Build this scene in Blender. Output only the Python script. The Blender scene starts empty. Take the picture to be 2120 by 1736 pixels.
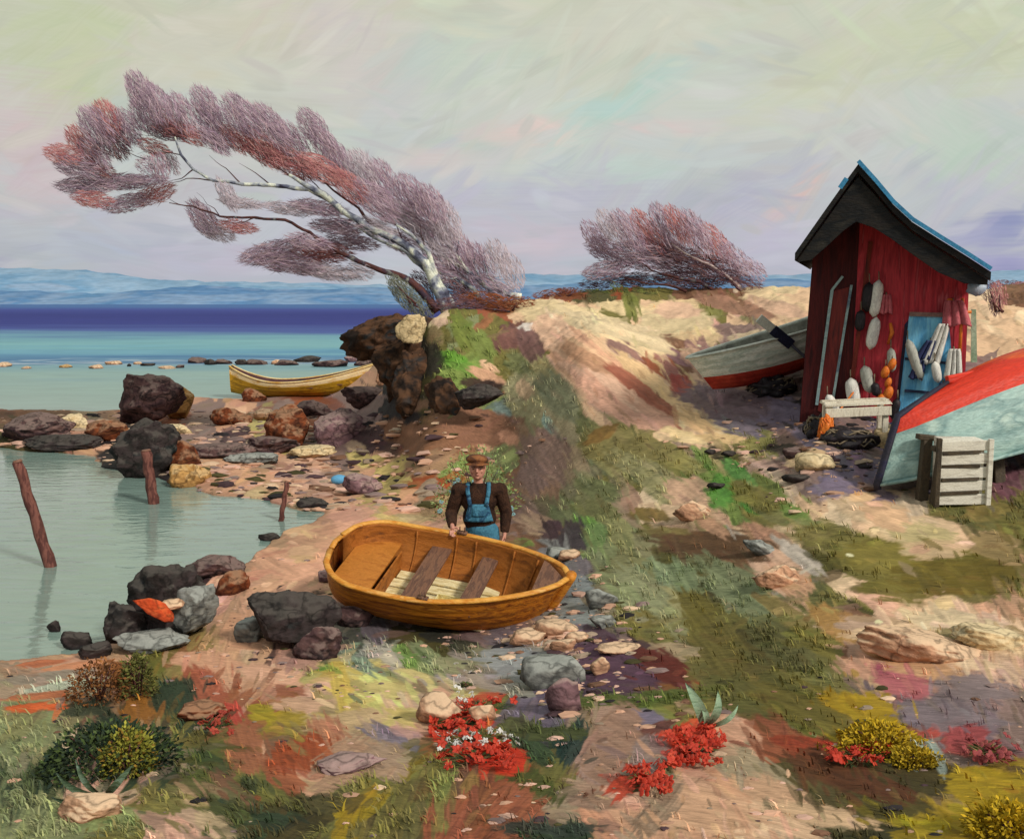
import bpy, bmesh, math, random
import numpy as np
from mathutils import Vector, Matrix, Euler, noise as mnoise
random.seed(7); rng = np.random.default_rng(7)
S = bpy.context.scene; COL = S.collection
PI = math.pi

# ------------------------------------------------------------------ camera
F = 2035.0; CX, CY = 1059.5, 868.0; HOR = 628.0; CAMZ = 3.6
PITCH = math.atan((CY-HOR)/F)
cam = bpy.data.cameras.new('camera'); camo = bpy.data.objects.new('camera', cam); COL.objects.link(camo)
camo.location = (0, 0, CAMZ); camo.rotation_euler = (PI/2-PITCH, 0, 0)
cam.sensor_width = 36; cam.lens = 36*F/2119; cam.clip_end = 60000; cam.clip_start = .1
S.camera = camo
ct, st_ = math.cos(PITCH), math.sin(PITCH)
def ray(px, py):                 # slopes X/Y and Z/Y of a line of sight
    a = (px-CX)/F; b = (CY-py)/F
    y = ct+b*st_; z = -st_+b*ct
    return a/y, z/y
def at(px, py, Y):
    u, v = ray(px, py); return Vector((u*Y, Y, CAMZ+v*Y))
def atz(px, py, z):
    u, v = ray(px, py); Y = (z-CAMZ)/v; return Vector((u*Y, Y, z))

# ------------------------------------------------------------------ colours
def lin(h):
    h = h.lstrip('#'); c = [int(h[i:i+2], 16)/255 for i in (0, 2, 4)]
    return tuple((x/12.92 if x <= .04045 else ((x+.055)/1.055)**2.4) for x in c)
PAL = dict(P='c79c82', L='d6b698', C='dcc5a9', K='cfa794', O='716c3c', D='4b4628', S='7f8661', g='74884a', M='85706c', U='4c383c',
           B='7c5a46', R='94573f', Y='9a8424', G='8f9390', W='a08c78', X='2c2729', T='b9a96e', N='8a4a2a', r='cc3f2a', v='70677a', E='33412f')  # v: purple-grey, for soil and for painted shadows
PALL = {k: lin(v) for k, v in PAL.items()}

# ------------------------------------------------------------------ material helpers
def new_mat(name):
    m = bpy.data.materials.new(name); m.use_nodes = True
    nt = m.node_tree; nt.nodes.clear()
    out = nt.nodes.new('ShaderNodeOutputMaterial'); b = nt.nodes.new('ShaderNodeBsdfPrincipled')
    nt.links.new(b.outputs[0], out.inputs[0]); return m, nt, b
def N(nt, typ, **kw):
    n = nt.nodes.new('ShaderNode'+typ)
    for k, v in kw.items(): setattr(n, k, v)
    return n
def setin(nt, sock, v):
    if isinstance(v, bpy.types.NodeSocket): nt.links.new(v, sock)
    else: sock.default_value = v
def math_(nt, op, a, b=None, c=None, clamp=False):
    n = N(nt, 'Math', operation=op); n.use_clamp = clamp
    setin(nt, n.inputs[0], a)
    if b is not None: setin(nt, n.inputs[1], b)
    if c is not None: setin(nt, n.inputs[2], c)
    return n.outputs[0]
def mixc(nt, fac, a, b, blend='MIX'):
    n = N(nt, 'MixRGB', blend_type=blend)
    setin(nt, n.inputs[0], fac)
    for s, v in ((n.inputs[1], a), (n.inputs[2], b)):
        setin(nt, s, v if isinstance(v, bpy.types.NodeSocket) else (v[0], v[1], v[2], 1))
    return n.outputs[0]
def ramp(nt, fac, stops, interp='LINEAR'):
    n = N(nt, 'ValToRGB'); cr = n.color_ramp; cr.interpolation = interp
    while len(cr.elements) < len(stops): cr.elements.new(.5)
    for e, (p, c) in zip(cr.elements, stops):
        e.position = p; e.color = (*(lin(c) if isinstance(c, str) else c), 1)
    setin(nt, n.inputs[0], fac); return n.outputs[0]
def pmat(name, cols, scale=3., stretch=(1, 1, 1), rough=.65, bump=.35, spec=.3, streak=.22, fine=9., dist=.02, rot=(0, 0, 0)):
    """Brushed, hand-painted surface: patches of the given colours with streaks of bristle marks."""
    m, nt, b = new_mat(name)
    tc = N(nt, 'TexCoord'); mp = N(nt, 'Mapping'); nt.links.new(tc.outputs['Object'], mp.inputs[0])
    mp.inputs['Scale'].default_value = [scale*s for s in stretch]; mp.inputs['Rotation'].default_value = rot
    n1 = N(nt, 'TexNoise'); nt.links.new(mp.outputs[0], n1.inputs[0]); n1.inputs['Scale'].default_value = 1; n1.inputs['Detail'].default_value = 3; n1.inputs['Distortion'].default_value = .6
    n2 = N(nt, 'TexNoise'); nt.links.new(mp.outputs[0], n2.inputs[0]); n2.inputs['Scale'].default_value = fine; n2.inputs['Detail'].default_value = 5
    k = len(cols); st = []
    for i, c in enumerate(cols):
        st.append((.5+(i/(max(k-1, 1))-.5)*.42, c))
    col = ramp(nt, n1.outputs[0], st)
    v = math_(nt, 'MULTIPLY_ADD', n2.outputs[0], streak*4, 1-streak*2)
    cb = N(nt, 'CombineColor'); [nt.links.new(v, cb.inputs[i]) for i in range(3)]
    col = mixc(nt, 1, col, cb.outputs[0], 'MULTIPLY')
    nt.links.new(col, b.inputs['Base Color'])
    b.inputs['Roughness'].default_value = rough; b.inputs['Specular IOR Level'].default_value = spec
    bp = N(nt, 'Bump'); bp.inputs['Strength'].default_value = bump; bp.inputs['Distance'].default_value = dist
    nt.links.new(n2.outputs[0], bp.inputs['Height']); nt.links.new(bp.outputs[0], b.inputs['Normal'])
    return m
def attr_mat(name, rough=.75, fine=None, spec=.2):
    m, nt, b = new_mat(name)
    a = N(nt, 'Attribute', attribute_name='Col'); col = a.outputs['Color']
    if fine:
        g = N(nt, 'NewGeometry'); mp = N(nt, 'Mapping'); nt.links.new(g.outputs['Position'], mp.inputs[0])
        mp.inputs['Scale'].default_value = (1, 1, 1); mp.inputs['Rotation'].default_value = (0, 0, .5)
        mp2 = N(nt, 'Mapping'); nt.links.new(mp.outputs[0], mp2.inputs[0]); mp2.inputs['Scale'].default_value = (5, 26, 14)
        n2 = N(nt, 'TexNoise'); nt.links.new(mp2.outputs[0], n2.inputs[0]); n2.inputs['Scale'].default_value = 1.6; n2.inputs['Detail'].default_value = 6; n2.inputs['Distortion'].default_value = .4
        v = math_(nt, 'MULTIPLY_ADD', n2.outputs[0], .9, .56)
        cb = N(nt, 'CombineColor'); [nt.links.new(v, cb.inputs[i]) for i in range(3)]
        col = mixc(nt, 1, col, cb.outputs[0], 'MULTIPLY')
        bp = N(nt, 'Bump'); bp.inputs['Strength'].default_value = .55; bp.inputs['Distance'].default_value = .03
        nt.links.new(n2.outputs[0], bp.inputs['Height']); nt.links.new(bp.outputs[0], b.inputs['Normal'])
    nt.links.new(col, b.inputs['Base Color']); b.inputs['Roughness'].default_value = rough
    b.inputs['Specular IOR Level'].default_value = spec
    return m

# ------------------------------------------------------------------ mesh helpers
def tag(o, label=None, cat=None, group=None, kind=None):
    for k, v in (('label', label), ('category', cat), ('group', group), ('kind', kind)):
        if v: o[k] = v
    return o
def empty(name, loc, rot=(0, 0, 0), label=None, cat=None, group=None):
    o = bpy.data.objects.new(name, None); COL.objects.link(o); o.location = loc; o.rotation_euler = rot
    o.empty_display_size = .2; return tag(o, label, cat, group)
class MB:
    def __init__(s): s.v = []; s.f = []; s.mi = []; s.c = []
    def add(s, vs, fs, mi=0, col=None):
        k = len(s.v); s.v += [tuple(v) for v in vs]; s.f += [tuple(i+k for i in f) for f in fs]; s.mi += [mi]*len(fs)
        if col is not None: s.c += [col]*len(vs)
    def box(s, c, d, rot=None, mi=0, jitter=0, col=None):
        vs = []
        for i in range(8):
            v = Vector(((i & 1)-.5, ((i >> 1) & 1)-.5, ((i >> 2) & 1)-.5))
            v = Vector((v.x*d[0], v.y*d[1], v.z*d[2]))
            if jitter: v += Vector([random.uniform(-jitter, jitter) for _ in range(3)])
            if rot is not None: v = (rot if isinstance(rot, Matrix) else Euler(rot).to_matrix()) @ v
            vs.append(v+Vector(c))
        s.add(vs, [(0, 2, 3, 1), (4, 5, 7, 6), (0, 1, 5, 4), (2, 6, 7, 3), (0, 4, 6, 2), (1, 3, 7, 5)], mi, col)
    def bar(s, a, b, w, h, up=(0, 0, 1), mi=0, jitter=0):
        a = Vector(a); b = Vector(b); x = (b-a); L = x.length; x.normalize(); up = Vector(up)
        y = up.cross(x)
        if y.length < 1e-4: y = Vector((1, 0, 0)).cross(x)
        y.normalize(); z = x.cross(y)
        R = Matrix((x, y, z)).transposed()
        s.box((a+b)/2, (L, w, h), R, mi, jitter)
    def tube(s, pts, rad, n=8, mi=0, cap=True, flat=1.0):
        pts = [Vector(p) for p in pts]; m = len(pts)
        if not hasattr(rad, '__len__'): rad = [rad]*m
        vs = []; prev = None
        for i, p in enumerate(pts):
            t = (pts[min(i+1, m-1)]-pts[max(i-1, 0)]).normalized()
            r = Vector((0, 0, 1)) if prev is None else prev
            if abs(t.dot(r)) > .95: r = Vector((1, 0, 0)) if prev is None else prev
            a = (r-t*r.dot(t)).normalized(); prev = a; b = t.cross(a)
            for k in range(n):
                g = 2*PI*k/n; vs.append(p+(a*math.cos(g)*flat+b*math.sin(g))*rad[i])
        fs = [(i*n+k, i*n+(k+1) % n, (i+1)*n+(k+1) % n, (i+1)*n+k) for i in range(m-1) for k in range(n)]
        if cap: fs += [tuple(range(n-1, -1, -1)), tuple(range((m-1)*n, m*n))]
        s.add(vs, fs, mi)
    def ell(s, c, r, rot=None, nu=16, nv=10, mi=0, nz=0, nf=2., seed=0):
        vs = []; R = None if rot is None else (rot if isinstance(rot, Matrix) else Euler(rot).to_matrix())
        for j in range(nv+1):
            th = PI*j/nv
            for i in range(nu):
                ph = 2*PI*i/nu
                v = Vector((math.sin(th)*math.cos(ph), math.sin(th)*math.sin(ph), math.cos(th)))
                if nz: v *= 1+nz*mnoise.noise(v*nf+Vector((seed, seed*.7, 0)))
                v = Vector((v.x*r[0], v.y*r[1], v.z*r[2]))
                if R: v = R @ v
                vs.append(v+Vector(c))
        fs = [(j*nu+i, (j+1)*nu+i, (j+1)*nu+(i+1) % nu, j*nu+(i+1) % nu) for j in range(nv) for i in range(nu)]
        s.add(vs, fs, mi)
    def build(s, name, mats, parent=None, smooth=True, bevel=0):
        me = bpy.data.meshes.new(name); me.from_pydata(s.v, [], s.f)
        for m in (mats if isinstance(mats, (list, tuple)) else [mats]): me.materials.append(m)
        me.polygons.foreach_set('material_index', s.mi); me.polygons.foreach_set('use_smooth', [smooth]*len(s.f))
        if s.c:
            ca = me.color_attributes.new('Col', 'FLOAT_COLOR', 'POINT')
            ca.data.foreach_set('color', np.array([(*c, 1) for c in s.c], dtype=np.float32).ravel())
        me.update(); me.validate()
        o = bpy.data.objects.new(name, me); COL.objects.link(o)
        if parent is not None: o.parent = parent
        if bevel:
            b = o.modifiers.new('bevel', 'BEVEL'); b.width = bevel; b.segments = 2; b.limit_method = 'ANGLE'
        return o
def rock_mb(r, seed, sub=4, rough=.35, facet=.5, flat_top=0):
    bm = bmesh.new(); bmesh.ops.create_icosphere(bm, subdivisions=sub, radius=1)
    rs = random.Random(seed); mb = MB()
    planes = []
    for _ in range(20):
        n = Vector((rs.gauss(0, 1), rs.gauss(0, 1), rs.gauss(0, .8))).normalized(); planes.append((n, rs.uniform(.5, .88)))
    if flat_top: planes.append((Vector((rs.uniform(-.15, .15), rs.uniform(-.15, .15), 1)).normalized(), flat_top))
    off = Vector((seed*3.1, seed*1.7, seed*.3)); vs = []
    for v in bm.verts:
        p = v.co.copy()*(1+rough*.5*mnoise.fractal(v.co*1.2+off, 1, 2, 2))
        for n, d in planes:
            k = p.dot(n)
            if k > d: p -= n*(k-d)*.93
        p *= 1+rough*.32*mnoise.fractal(p*3.2+off, 1, 2, 4)
        vs.append((p.x*r[0]*1.12, p.y*r[1]*1.12, p.z*r[2]*1.1))
    fs = [tuple(q.index for q in f.verts) for f in bm.faces]; bm.free()
    mb.add(vs, fs); return mb

# ------------------------------------------------------------------ terrain
def fbm(X, Y, sc, oct=4, seed=0):
    out = np.zeros_like(X); amp = 1.; tot = 0
    for o in range(oct):
        x = X*sc+seed*17.3+o*5.1; y = Y*sc+seed*9.7+o*3.3
        xi = np.floor(x).astype(np.int64); yi = np.floor(y).astype(np.int64); xf = x-xi; yf = y-yi
        xf = xf*xf*(3-2*xf); yf = yf*yf*(3-2*yf)
        def h(a, b):
            n = (a*374761393+b*668265263+seed*982451653) & 0x7fffffff
            n = ((n ^ (n >> 13))*1274126177) & 0x7fffffff
            n = n ^ (n >> 16); return (n & 0xffff)/65535.*2-1
        out += amp*((h(xi, yi)*(1-xf)+h(xi+1, yi)*xf)*(1-yf)+(h(xi, yi+1)*(1-xf)+h(xi+1, yi+1)*xf)*yf)
        tot += amp; amp *= .5; sc *= 2.03
    return out/tot
ctrl = []
def cz(px, py, z): p = atz(px, py, z); ctrl.append((p.x/p.y, math.log(p.y), z))
def cd(px, py, d): p = at(px, py, d); ctrl.append((p.x/p.y, math.log(p.y), p.z))
def cw(px, d, z): ctrl.append(((px-CX)/F, math.log(d), z))
for px, z in ((-700, .4), (0, .7), (400, .85), (1000, .95), (1500, 1.1), (2119, 1.2), (2900, 1.3)): cz(px, 1736, z); cw(px, 3.2, z+.15)
for a in ((-600, 1500, .3), (0, 1480, .25), (250, 1560, .5), (600, 1450, .35), (1000, 1500, .55), (1300, 1480, .7), (1600, 1480, .85), (2119, 1500, 1.0), (2800, 1500, 1.2),
          (850, 1330, .2), (1050, 1340, .24), (1250, 1260, .5), (1500, 1250, .75), (1900, 1250, 1.05), (2119, 1250, 1.15), (2800, 1250, 1.3), (1200, 1120, .6), (1100, 1170, .22), (1500, 1100, 1.0),
          (1800, 1080, 1.35), (2119, 1080, 1.4), (2800, 1100, 1.5), (1830, 1010, 1.45), (2100, 980, 1.6), (1700, 900, 1.85), (1600, 850, 1.9), (1300, 1000, 1.0), (1150, 960, .9),
          (1000, 960, .55), (930, 1010, .3), (1100, 850, 1.6), (1300, 850, 1.8), (1500, 790, 2.2), (1200, 730, 2.7), (1350, 760, 2.4), (1740, 868, 1.94), (2000, 868, 1.94),
          (300, 900, .25), (600, 900, .35), (700, 920, .35), (500, 1000, .12), (760, 1020, .22), (700, 1150, .15), (560, 1300, .2), (400, 1400, .2), (830, 960, .3), (150, 1420, .15), (0, 880, .2), (-500, 880, .2),
          (560, 870, .4), (700, 850, .3)): cz(*a)
for a in ((1100, 637, 24), (1010, 640, 24), (1200, 607, 27), (1330, 600, 27.5), (1600, 596, 27), (1450, 645, 23), (1600, 700, 19.5), (2050, 605, 26), (2119, 592, 27), (2600, 590, 27), (2100, 700, 18), (1300, 660, 22),
          (950, 700, 21), (890, 655, 22), (960, 640, 23.5), (920, 780, 20), (890, 860, 19.3), (1850, 600, 27)): cd(*a)
for px in (860, 1000, 1200, 1500, 1900, 2500): cw(px, 34, 2.9); cw(px, 48, 1.2); cw(px, 66, .3)
for px, d, z in ((700, 60, .2), (740, 40, .3), (1500, 100, -1), (2500, 100, -1), (760, 30, .6), (780, 24, 1.2)): cw(px, d, z)
ctrl = np.array(ctrl); cs = ctrl[:, :2]*np.array([2.2, 1.])
def tps(r2): return np.where(r2 > 1e-12, .5*r2*np.log(np.maximum(r2, 1e-12)), 0)
n = len(cs); d2 = ((cs[:, None]-cs[None])**2).sum(-1); A = np.zeros((n+3, n+3)); A[:n, :n] = tps(d2)+np.eye(n)*2e-3
A[:n, n] = 1; A[:n, n+1:] = cs; A[n, :n] = 1; A[n+1:, :n] = cs.T
w = np.linalg.solve(A, np.concatenate([ctrl[:, 2], [0, 0, 0]]))
us = np.concatenate([np.linspace(-2.2, -.72, 50)[:-1], np.linspace(-.72, .80, 1280), np.linspace(.80, 1.8, 45)[1:]])
ls = np.concatenate([np.arange(math.log(3.3), math.log(13.5), .0030), np.arange(math.log(13.5), math.log(21), .0013), np.arange(math.log(21), math.log(30), .0030), np.linspace(math.log(30), math.log(100), 110)])
Yr = np.exp(ls); nU, nL = len(us), len(ls)
# coarse evaluation of the spline, then bilinear to the fine grid
uc = np.linspace(-2.2, 1.8, 640); lc = np.linspace(ls[0], ls[-1], 480)
UC, LC = np.meshgrid(uc, lc); q = np.stack([UC.ravel()*2.2, LC.ravel()], 1)
Zc = w[n]+q @ w[n+1:]
for i in range(n): Zc += w[i]*tps(((q-cs[i])**2).sum(1))
Zc = Zc.reshape(UC.shape)
fi = np.clip((us-uc[0])/(uc[1]-uc[0]), 0, len(uc)-1.001); i0 = fi.astype(int); fx = fi-i0
fj = np.clip((ls-lc[0])/(lc[1]-lc[0]), 0, len(lc)-1.001); j0 = fj.astype(int); fy = (fj-j0)[:, None]
Z = (Zc[j0][:, i0]*(1-fx)+Zc[j0][:, i0+1]*fx)*(1-fy)+(Zc[j0+1][:, i0]*(1-fx)+Zc[j0+1][:, i0+1]*fx)*fy
YY = np.repeat(Yr[:, None], nU, 1); XX = YY*us[None]
# water outlines (lie on the water plane, so pixels give their true places)
def poly(pts): return np.array([tuple(atz(x, y, 0))[:2] for x, y in pts])
polyA = poly([(-900, 928), (0, 926), (120, 934), (190, 944), (215, 972), (330, 990), (400, 1012), (500, 1030), (600, 1050), (670, 1062), (650, 1085), (585, 1105), (530, 1150), (500, 1180),
              (430, 1185), (400, 1240), (330, 1300), (230, 1330), (160, 1352), (0, 1372), (-300, 1420), (-1500, 1500)])
polyB = poly([(-3000, 850), (90, 850), (205, 852), (345, 842), (400, 822), (480, 826), (530, 828), (600, 812), (735, 802), (772, 765), (775, 735), (800, 712), (900, 690), (6000, 683), (60000, 640), (60000, 629.2), (-60000, 629.2), (-60000, 700)])
def inside(px, py, P):
    r = np.zeros(px.shape, bool); j = len(P)-1
    for i in range(len(P)):
        xi, yi = P[i]; xj, yj = P[j]
        if yi != yj: r ^= ((yi > py) != (yj > py)) & (px < (xj-xi)*(py-yi)/(yj-yi)+xi)
        j = i
    return r
def sdist(px, py, P):
    d = np.full(px.shape, 1e9)
    for i in range(len(P)):
        a = P[i]; b = P[(i+1) % len(P)]; ab = b-a; t = np.clip(((px-a[0])*ab[0]+(py-a[1])*ab[1])/max((ab**2).sum(), 1e-9), 0, 1)
        d = np.minimum(d, (px-a[0]-t*ab[0])**2+(py-a[1]-t*ab[1])**2)
    d = np.sqrt(d); return np.where(inside(px, py, P), -d, d)
wx = XX+.10*fbm(XX, YY, 1.3, 3, 3)*np.minimum(YY/10, 3); wy = YY+.16*fbm(XX, YY, 1.1, 3, 4)*np.minimum(YY/10, 3)
sd = np.minimum(sdist(wx, wy, polyA), sdist(wx, wy, polyB))
rel = fbm(XX, YY, .9, 4, 1)*.07+fbm(XX, YY, 3.2, 3, 2)*.022
rough_amt = np.clip((Z-.25)/.8, .25, 1.4)
Zl = Z+rel*rough_amt*np.clip(YY/9, .8, 1.8)
t = np.clip(sd/1.6, 0, 1); t = t*t*(3-2*t)
Zl = np.maximum(Zl, .05)*t+(.02+.10*np.maximum(sd, 0))*(1-t)
Z = np.where(sd > 0, Zl, -.02-.3*np.minimum(-sd, 1.5))

def icol(u): return int(np.clip(np.searchsorted(us, u), 0, nU-1))
def hit(px, py):                    # where a line of sight meets the ground or the water
    u, v = ray(px, py); c = icol(u); z = CAMZ+v*Yr
    k = np.nonzero(np.maximum(Z[:, c], 0) >= z)[0]
    i = int(k[0]) if len(k) else nL-1
    return i, c
def G(px, py, dz=0):
    i, c = hit(px, py); return Vector((us[c]*Yr[i], Yr[i], max(Z[i, c], 0)+dz))
def ground_z(x, y):
    return float(Z[int(np.clip(np.searchsorted(ls, math.log(y)), 0, nL-1)), icol(x/y)])

# ground colours, the hut's purple shadow painted in: a coarse map of the soils, then many overlapping brushy patches
rows_y = [600, 640, 700, 770, 855, 910, 980, 1050, 1120, 1190, 1260, 1330, 1400, 1470, 1540, 1610, 1680, 1740]
rows = [   # kind of soil and painted shadow tone, numbered in the order of the palette above
        [0, 0, 0, 0, 0, 0, 0, 0, 0, 0, 0, 0, 5, 4, 5, 5, 17, 11, 11, 17, 4, 10, 10, 10, 1, 1, 1, 1, 1, 1, 2, 10],
        [0, 0, 0, 0, 0, 0, 0, 0, 0, 0, 0, 0, 5, 2, 4, 11, 1, 2, 1, 4, 1, 1, 4, 1, 1, 1, 1, 1, 1, 1, 1, 1],
        [0, 0, 0, 0, 0, 0, 0, 0, 0, 0, 0, 0, 15, 4, 6, 4, 10, 0, 2, 1, 2, 10, 8, 8, 8, 1, 1, 1, 1, 1, 1, 1],
        [0, 0, 0, 0, 0, 0, 0, 0, 0, 0, 0, 0, 15, 5, 7, 4, 4, 0, 3, 0, 11, 10, 8, 8, 8, 8, 8, 8, 8, 8, 8, 1],
        [10, 10, 14, 17, 0, 17, 8, 0, 8, 17, 8, 8, 15, 5, 10, 6, 6, 4, 3, 0, 11, 1, 8, 8, 8, 15, 8, 19, 19, 19, 19, 19],
        [5, 5, 0, 15, 8, 8, 8, 9, 16, 8, 8, 9, 10, 10, 10, 0, 6, 6, 4, 4, 3, 1, 1, 4, 8, 19, 19, 8, 19, 19, 19, 19],
        [5, 5, 0, 15, 15, 14, 0, 0, 0, 3, 8, 0, 16, 17, 7, 6, 10, 10, 6, 4, 4, 4, 7, 4, 2, 8, 19, 19, 8, 19, 8, 8],
        [0, 0, 0, 0, 0, 0, 0, 0, 0, 0, 0, 3, 0, 14, 14, 10, 8, 6, 6, 14, 2, 3, 7, 7, 4, 1, 2, 1, 2, 1, 4, 4],
        [0, 0, 0, 0, 0, 0, 0, 0, 0, 0, 0, 3, 0, 0, 0, 10, 10, 10, 7, 6, 4, 14, 10, 10, 1, 1, 4, 4, 16, 1, 1, 4],
        [0, 0, 0, 0, 0, 0, 9, 0, 0, 0, 0, 0, 0, 0, 0, 0, 10, 13, 8, 6, 6, 5, 5, 3, 3, 4, 4, 4, 4, 5, 4, 4],
        [0, 0, 0, 0, 5, 0, 0, 0, 15, 15, 8, 8, 8, 8, 8, 8, 8, 13, 8, 6, 4, 6, 6, 4, 3, 1, 4, 5, 1, 1, 1, 0],
        [0, 0, 0, 0, 0, 0, 0, 3, 9, 20, 20, 13, 5, 5, 8, 8, 1, 1, 19, 8, 9, 4, 5, 4, 4, 4, 4, 10, 1, 1, 2, 1],
        [14, 0, 0, 4, 4, 11, 0, 0, 3, 3, 16, 16, 6, 6, 6, 13, 19, 19, 9, 9, 9, 17, 4, 5, 4, 4, 4, 0, 0, 0, 3, 3],
        [6, 10, 20, 4, 4, 20, 11, 11, 12, 3, 16, 16, 3, 3, 18, 4, 19, 19, 4, 4, 4, 4, 4, 4, 4, 6, 12, 12, 19, 8, 8, 8],
        [6, 20, 20, 20, 4, 20, 11, 0, 10, 11, 14, 14, 19, 18, 18, 4, 20, 20, 14, 19, 18, 18, 3, 3, 11, 11, 11, 12, 12, 11, 8, 8],
        [20, 3, 3, 20, 5, 14, 10, 4, 11, 0, 4, 4, 4, 4, 10, 11, 11, 4, 14, 11, 0, 0, 6, 0, 4, 5, 5, 10, 5, 5, 12, 12],
        [6, 3, 4, 4, 20, 5, 20, 5, 5, 5, 12, 4, 4, 11, 11, 11, 10, 14, 14, 0, 0, 6, 0, 0, 1, 14, 4, 5, 5, 12, 12, 12],
        [6, 6, 4, 4, 3, 20, 20, 20, 5, 4, 12, 4, 5, 11, 11, 11, 20, 20, 20, 0, 0, 0, 0, 0, 1, 1, 14, 5, 5, 5, 12, 12]]
ground_tones = list(PALL.values())
GX = CX+np.repeat((us*F)[None], nL, 0)      # distance to the right along each bearing, in the units of the map
GY = np.zeros((nL, nU)); samp = np.arange(560, 1900, 10)
colstep = 8
for c in list(range(0, nU, colstep))+[nU-1]:
    px = CX+us[c]*F; lv = []
    for py in samp:
        u, v = ray(px, py); z = CAMZ+v*Yr; k = np.nonzero(np.maximum(Z[:, c], 0) >= z)[0]
        lv.append(ls[k[0]] if len(k) else ls[-1]+.1)
    lv = np.array(lv)[::-1]; lv = np.maximum.accumulate(lv+np.arange(len(lv))*1e-6)
    GY[:, c] = np.interp(ls, lv, samp[::-1])
cc = np.array(list(range(0, nU, colstep))+[nU-1])
for a, b in zip(cc[:-1], cc[1:]):
    for k in range(a+1, b): GY[:, k] = GY[:, a]+(GY[:, b]-GY[:, a])*(k-a)/(b-a)
wX = GX+34*fbm(GX, GY*1.4, 1/90, 4, 11)+10*fbm(GX, GY, 1/14, 2, 12); wY = GY+26*fbm(GX, GY*1.4, 1/90, 4, 13)+8*fbm(GX, GY, 1/12, 2, 14)
ci = np.clip(((wX-33)/66+.5).astype(int), 0, 31); ri = np.clip(np.round(np.interp(wY, rows_y, np.arange(len(rows_y)))).astype(int), 0, len(rows_y)-1)
lut = np.array([[ground_tones[k] for k in r] for r in rows]); CO = lut[ri, ci].copy()
# beach stays sandy at the water's edge, darker when wet
wet = np.clip(1-sd/.35, 0, 1)[..., None]*(YY[..., None] < 60)
CO = CO*(1-.35*wet)
HT = np.zeros((nL, nU))
def dab(x, y, rx, ry, ang, col, alpha=1., lift=.6, edge=.17, seed=None):
    a = math.radians(ang); R = max(rx, ry)*1.5
    c0 = np.searchsorted(us, (x-R-CX)/F); c1 = np.searchsorted(us, (x+R-CX)/F)
    if c1 <= c0: return
    c1 = min(c1, nU)
    r = np.nonzero(((GY[:, c0:c1:max(1, (c1-c0)//5)] > y-R*1.2-6) & (GY[:, c0:c1:max(1, (c1-c0)//5)] < y+R*1.2+6)).any(1))[0]
    if not len(r): return
    sl = (slice(r[0], r[-1]+1), slice(c0, c1))
    dx = GX[sl]-x; dy = GY[sl]-y
    p = dx*math.cos(a)+dy*math.sin(a); q_ = -dx*math.sin(a)+dy*math.cos(a)
    sseed = random.randint(1, 9999) if seed is None else seed
    br = fbm(p/70, q_/5.5, 1., 2, sseed)
    e = np.sqrt((p/rx)**2+(q_/ry)**2)+.34*br+.14*fbm(p/12, q_/12, 1, 2, sseed+1)
    m = np.clip((1-e)/edge, 0, 1)*alpha
    c = np.array(col)[None, None]*(1+.26*br[..., None])
    CO[sl] = CO[sl]*(1-m[..., None])+c*m[..., None]
    HT[sl] = HT[sl]*(1-m)+m*lift*(.6+.5*br)
    return
H = lambda s: lin(s)
def flow(x, y):                       # sweep of the strokes over the slopes
    if y < 1180 and x > 1080: return 32+18*math.sin(x/170)
    if x > 1250: return 28+25*math.sin(x/210+y/130)
    if y < 1250: return -8+14*math.sin(x/90)
    return -20+55*math.sin(x/150+y/95)
def rand_dabs(n_, L0, L1, W, jit, lift, far_=.22, al_=.85):
    for _ in range(n_):
        x = random.uniform(-330, 2620); y = random.uniform(596, 1800)
        i, c = hit(x, y)
        if Z[i, c] < 0: continue
        k = CO[i, c]
        if random.random() < far_:
            i2, c2 = hit(x+random.uniform(-90, 90), y+random.uniform(-60, 60)); k = CO[i2, c2]
        v = random.gauss(1, jit); t3 = np.array([random.gauss(1, .05) for _ in range(3)])
        per = .45+.55*min(1, max(0, (y-560)/600))
        dab(x, y, random.uniform(L0, L1)*per, W*random.uniform(.6, 1.3)*per, flow(x, y)+random.gauss(0, 16), np.clip(k*v*t3, .01, .8), al_, lift)
rand_dabs(1700, 30, 75, 20, .15, .6); rand_dabs(1200, 20, 50, 11, .15, .8)
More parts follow.
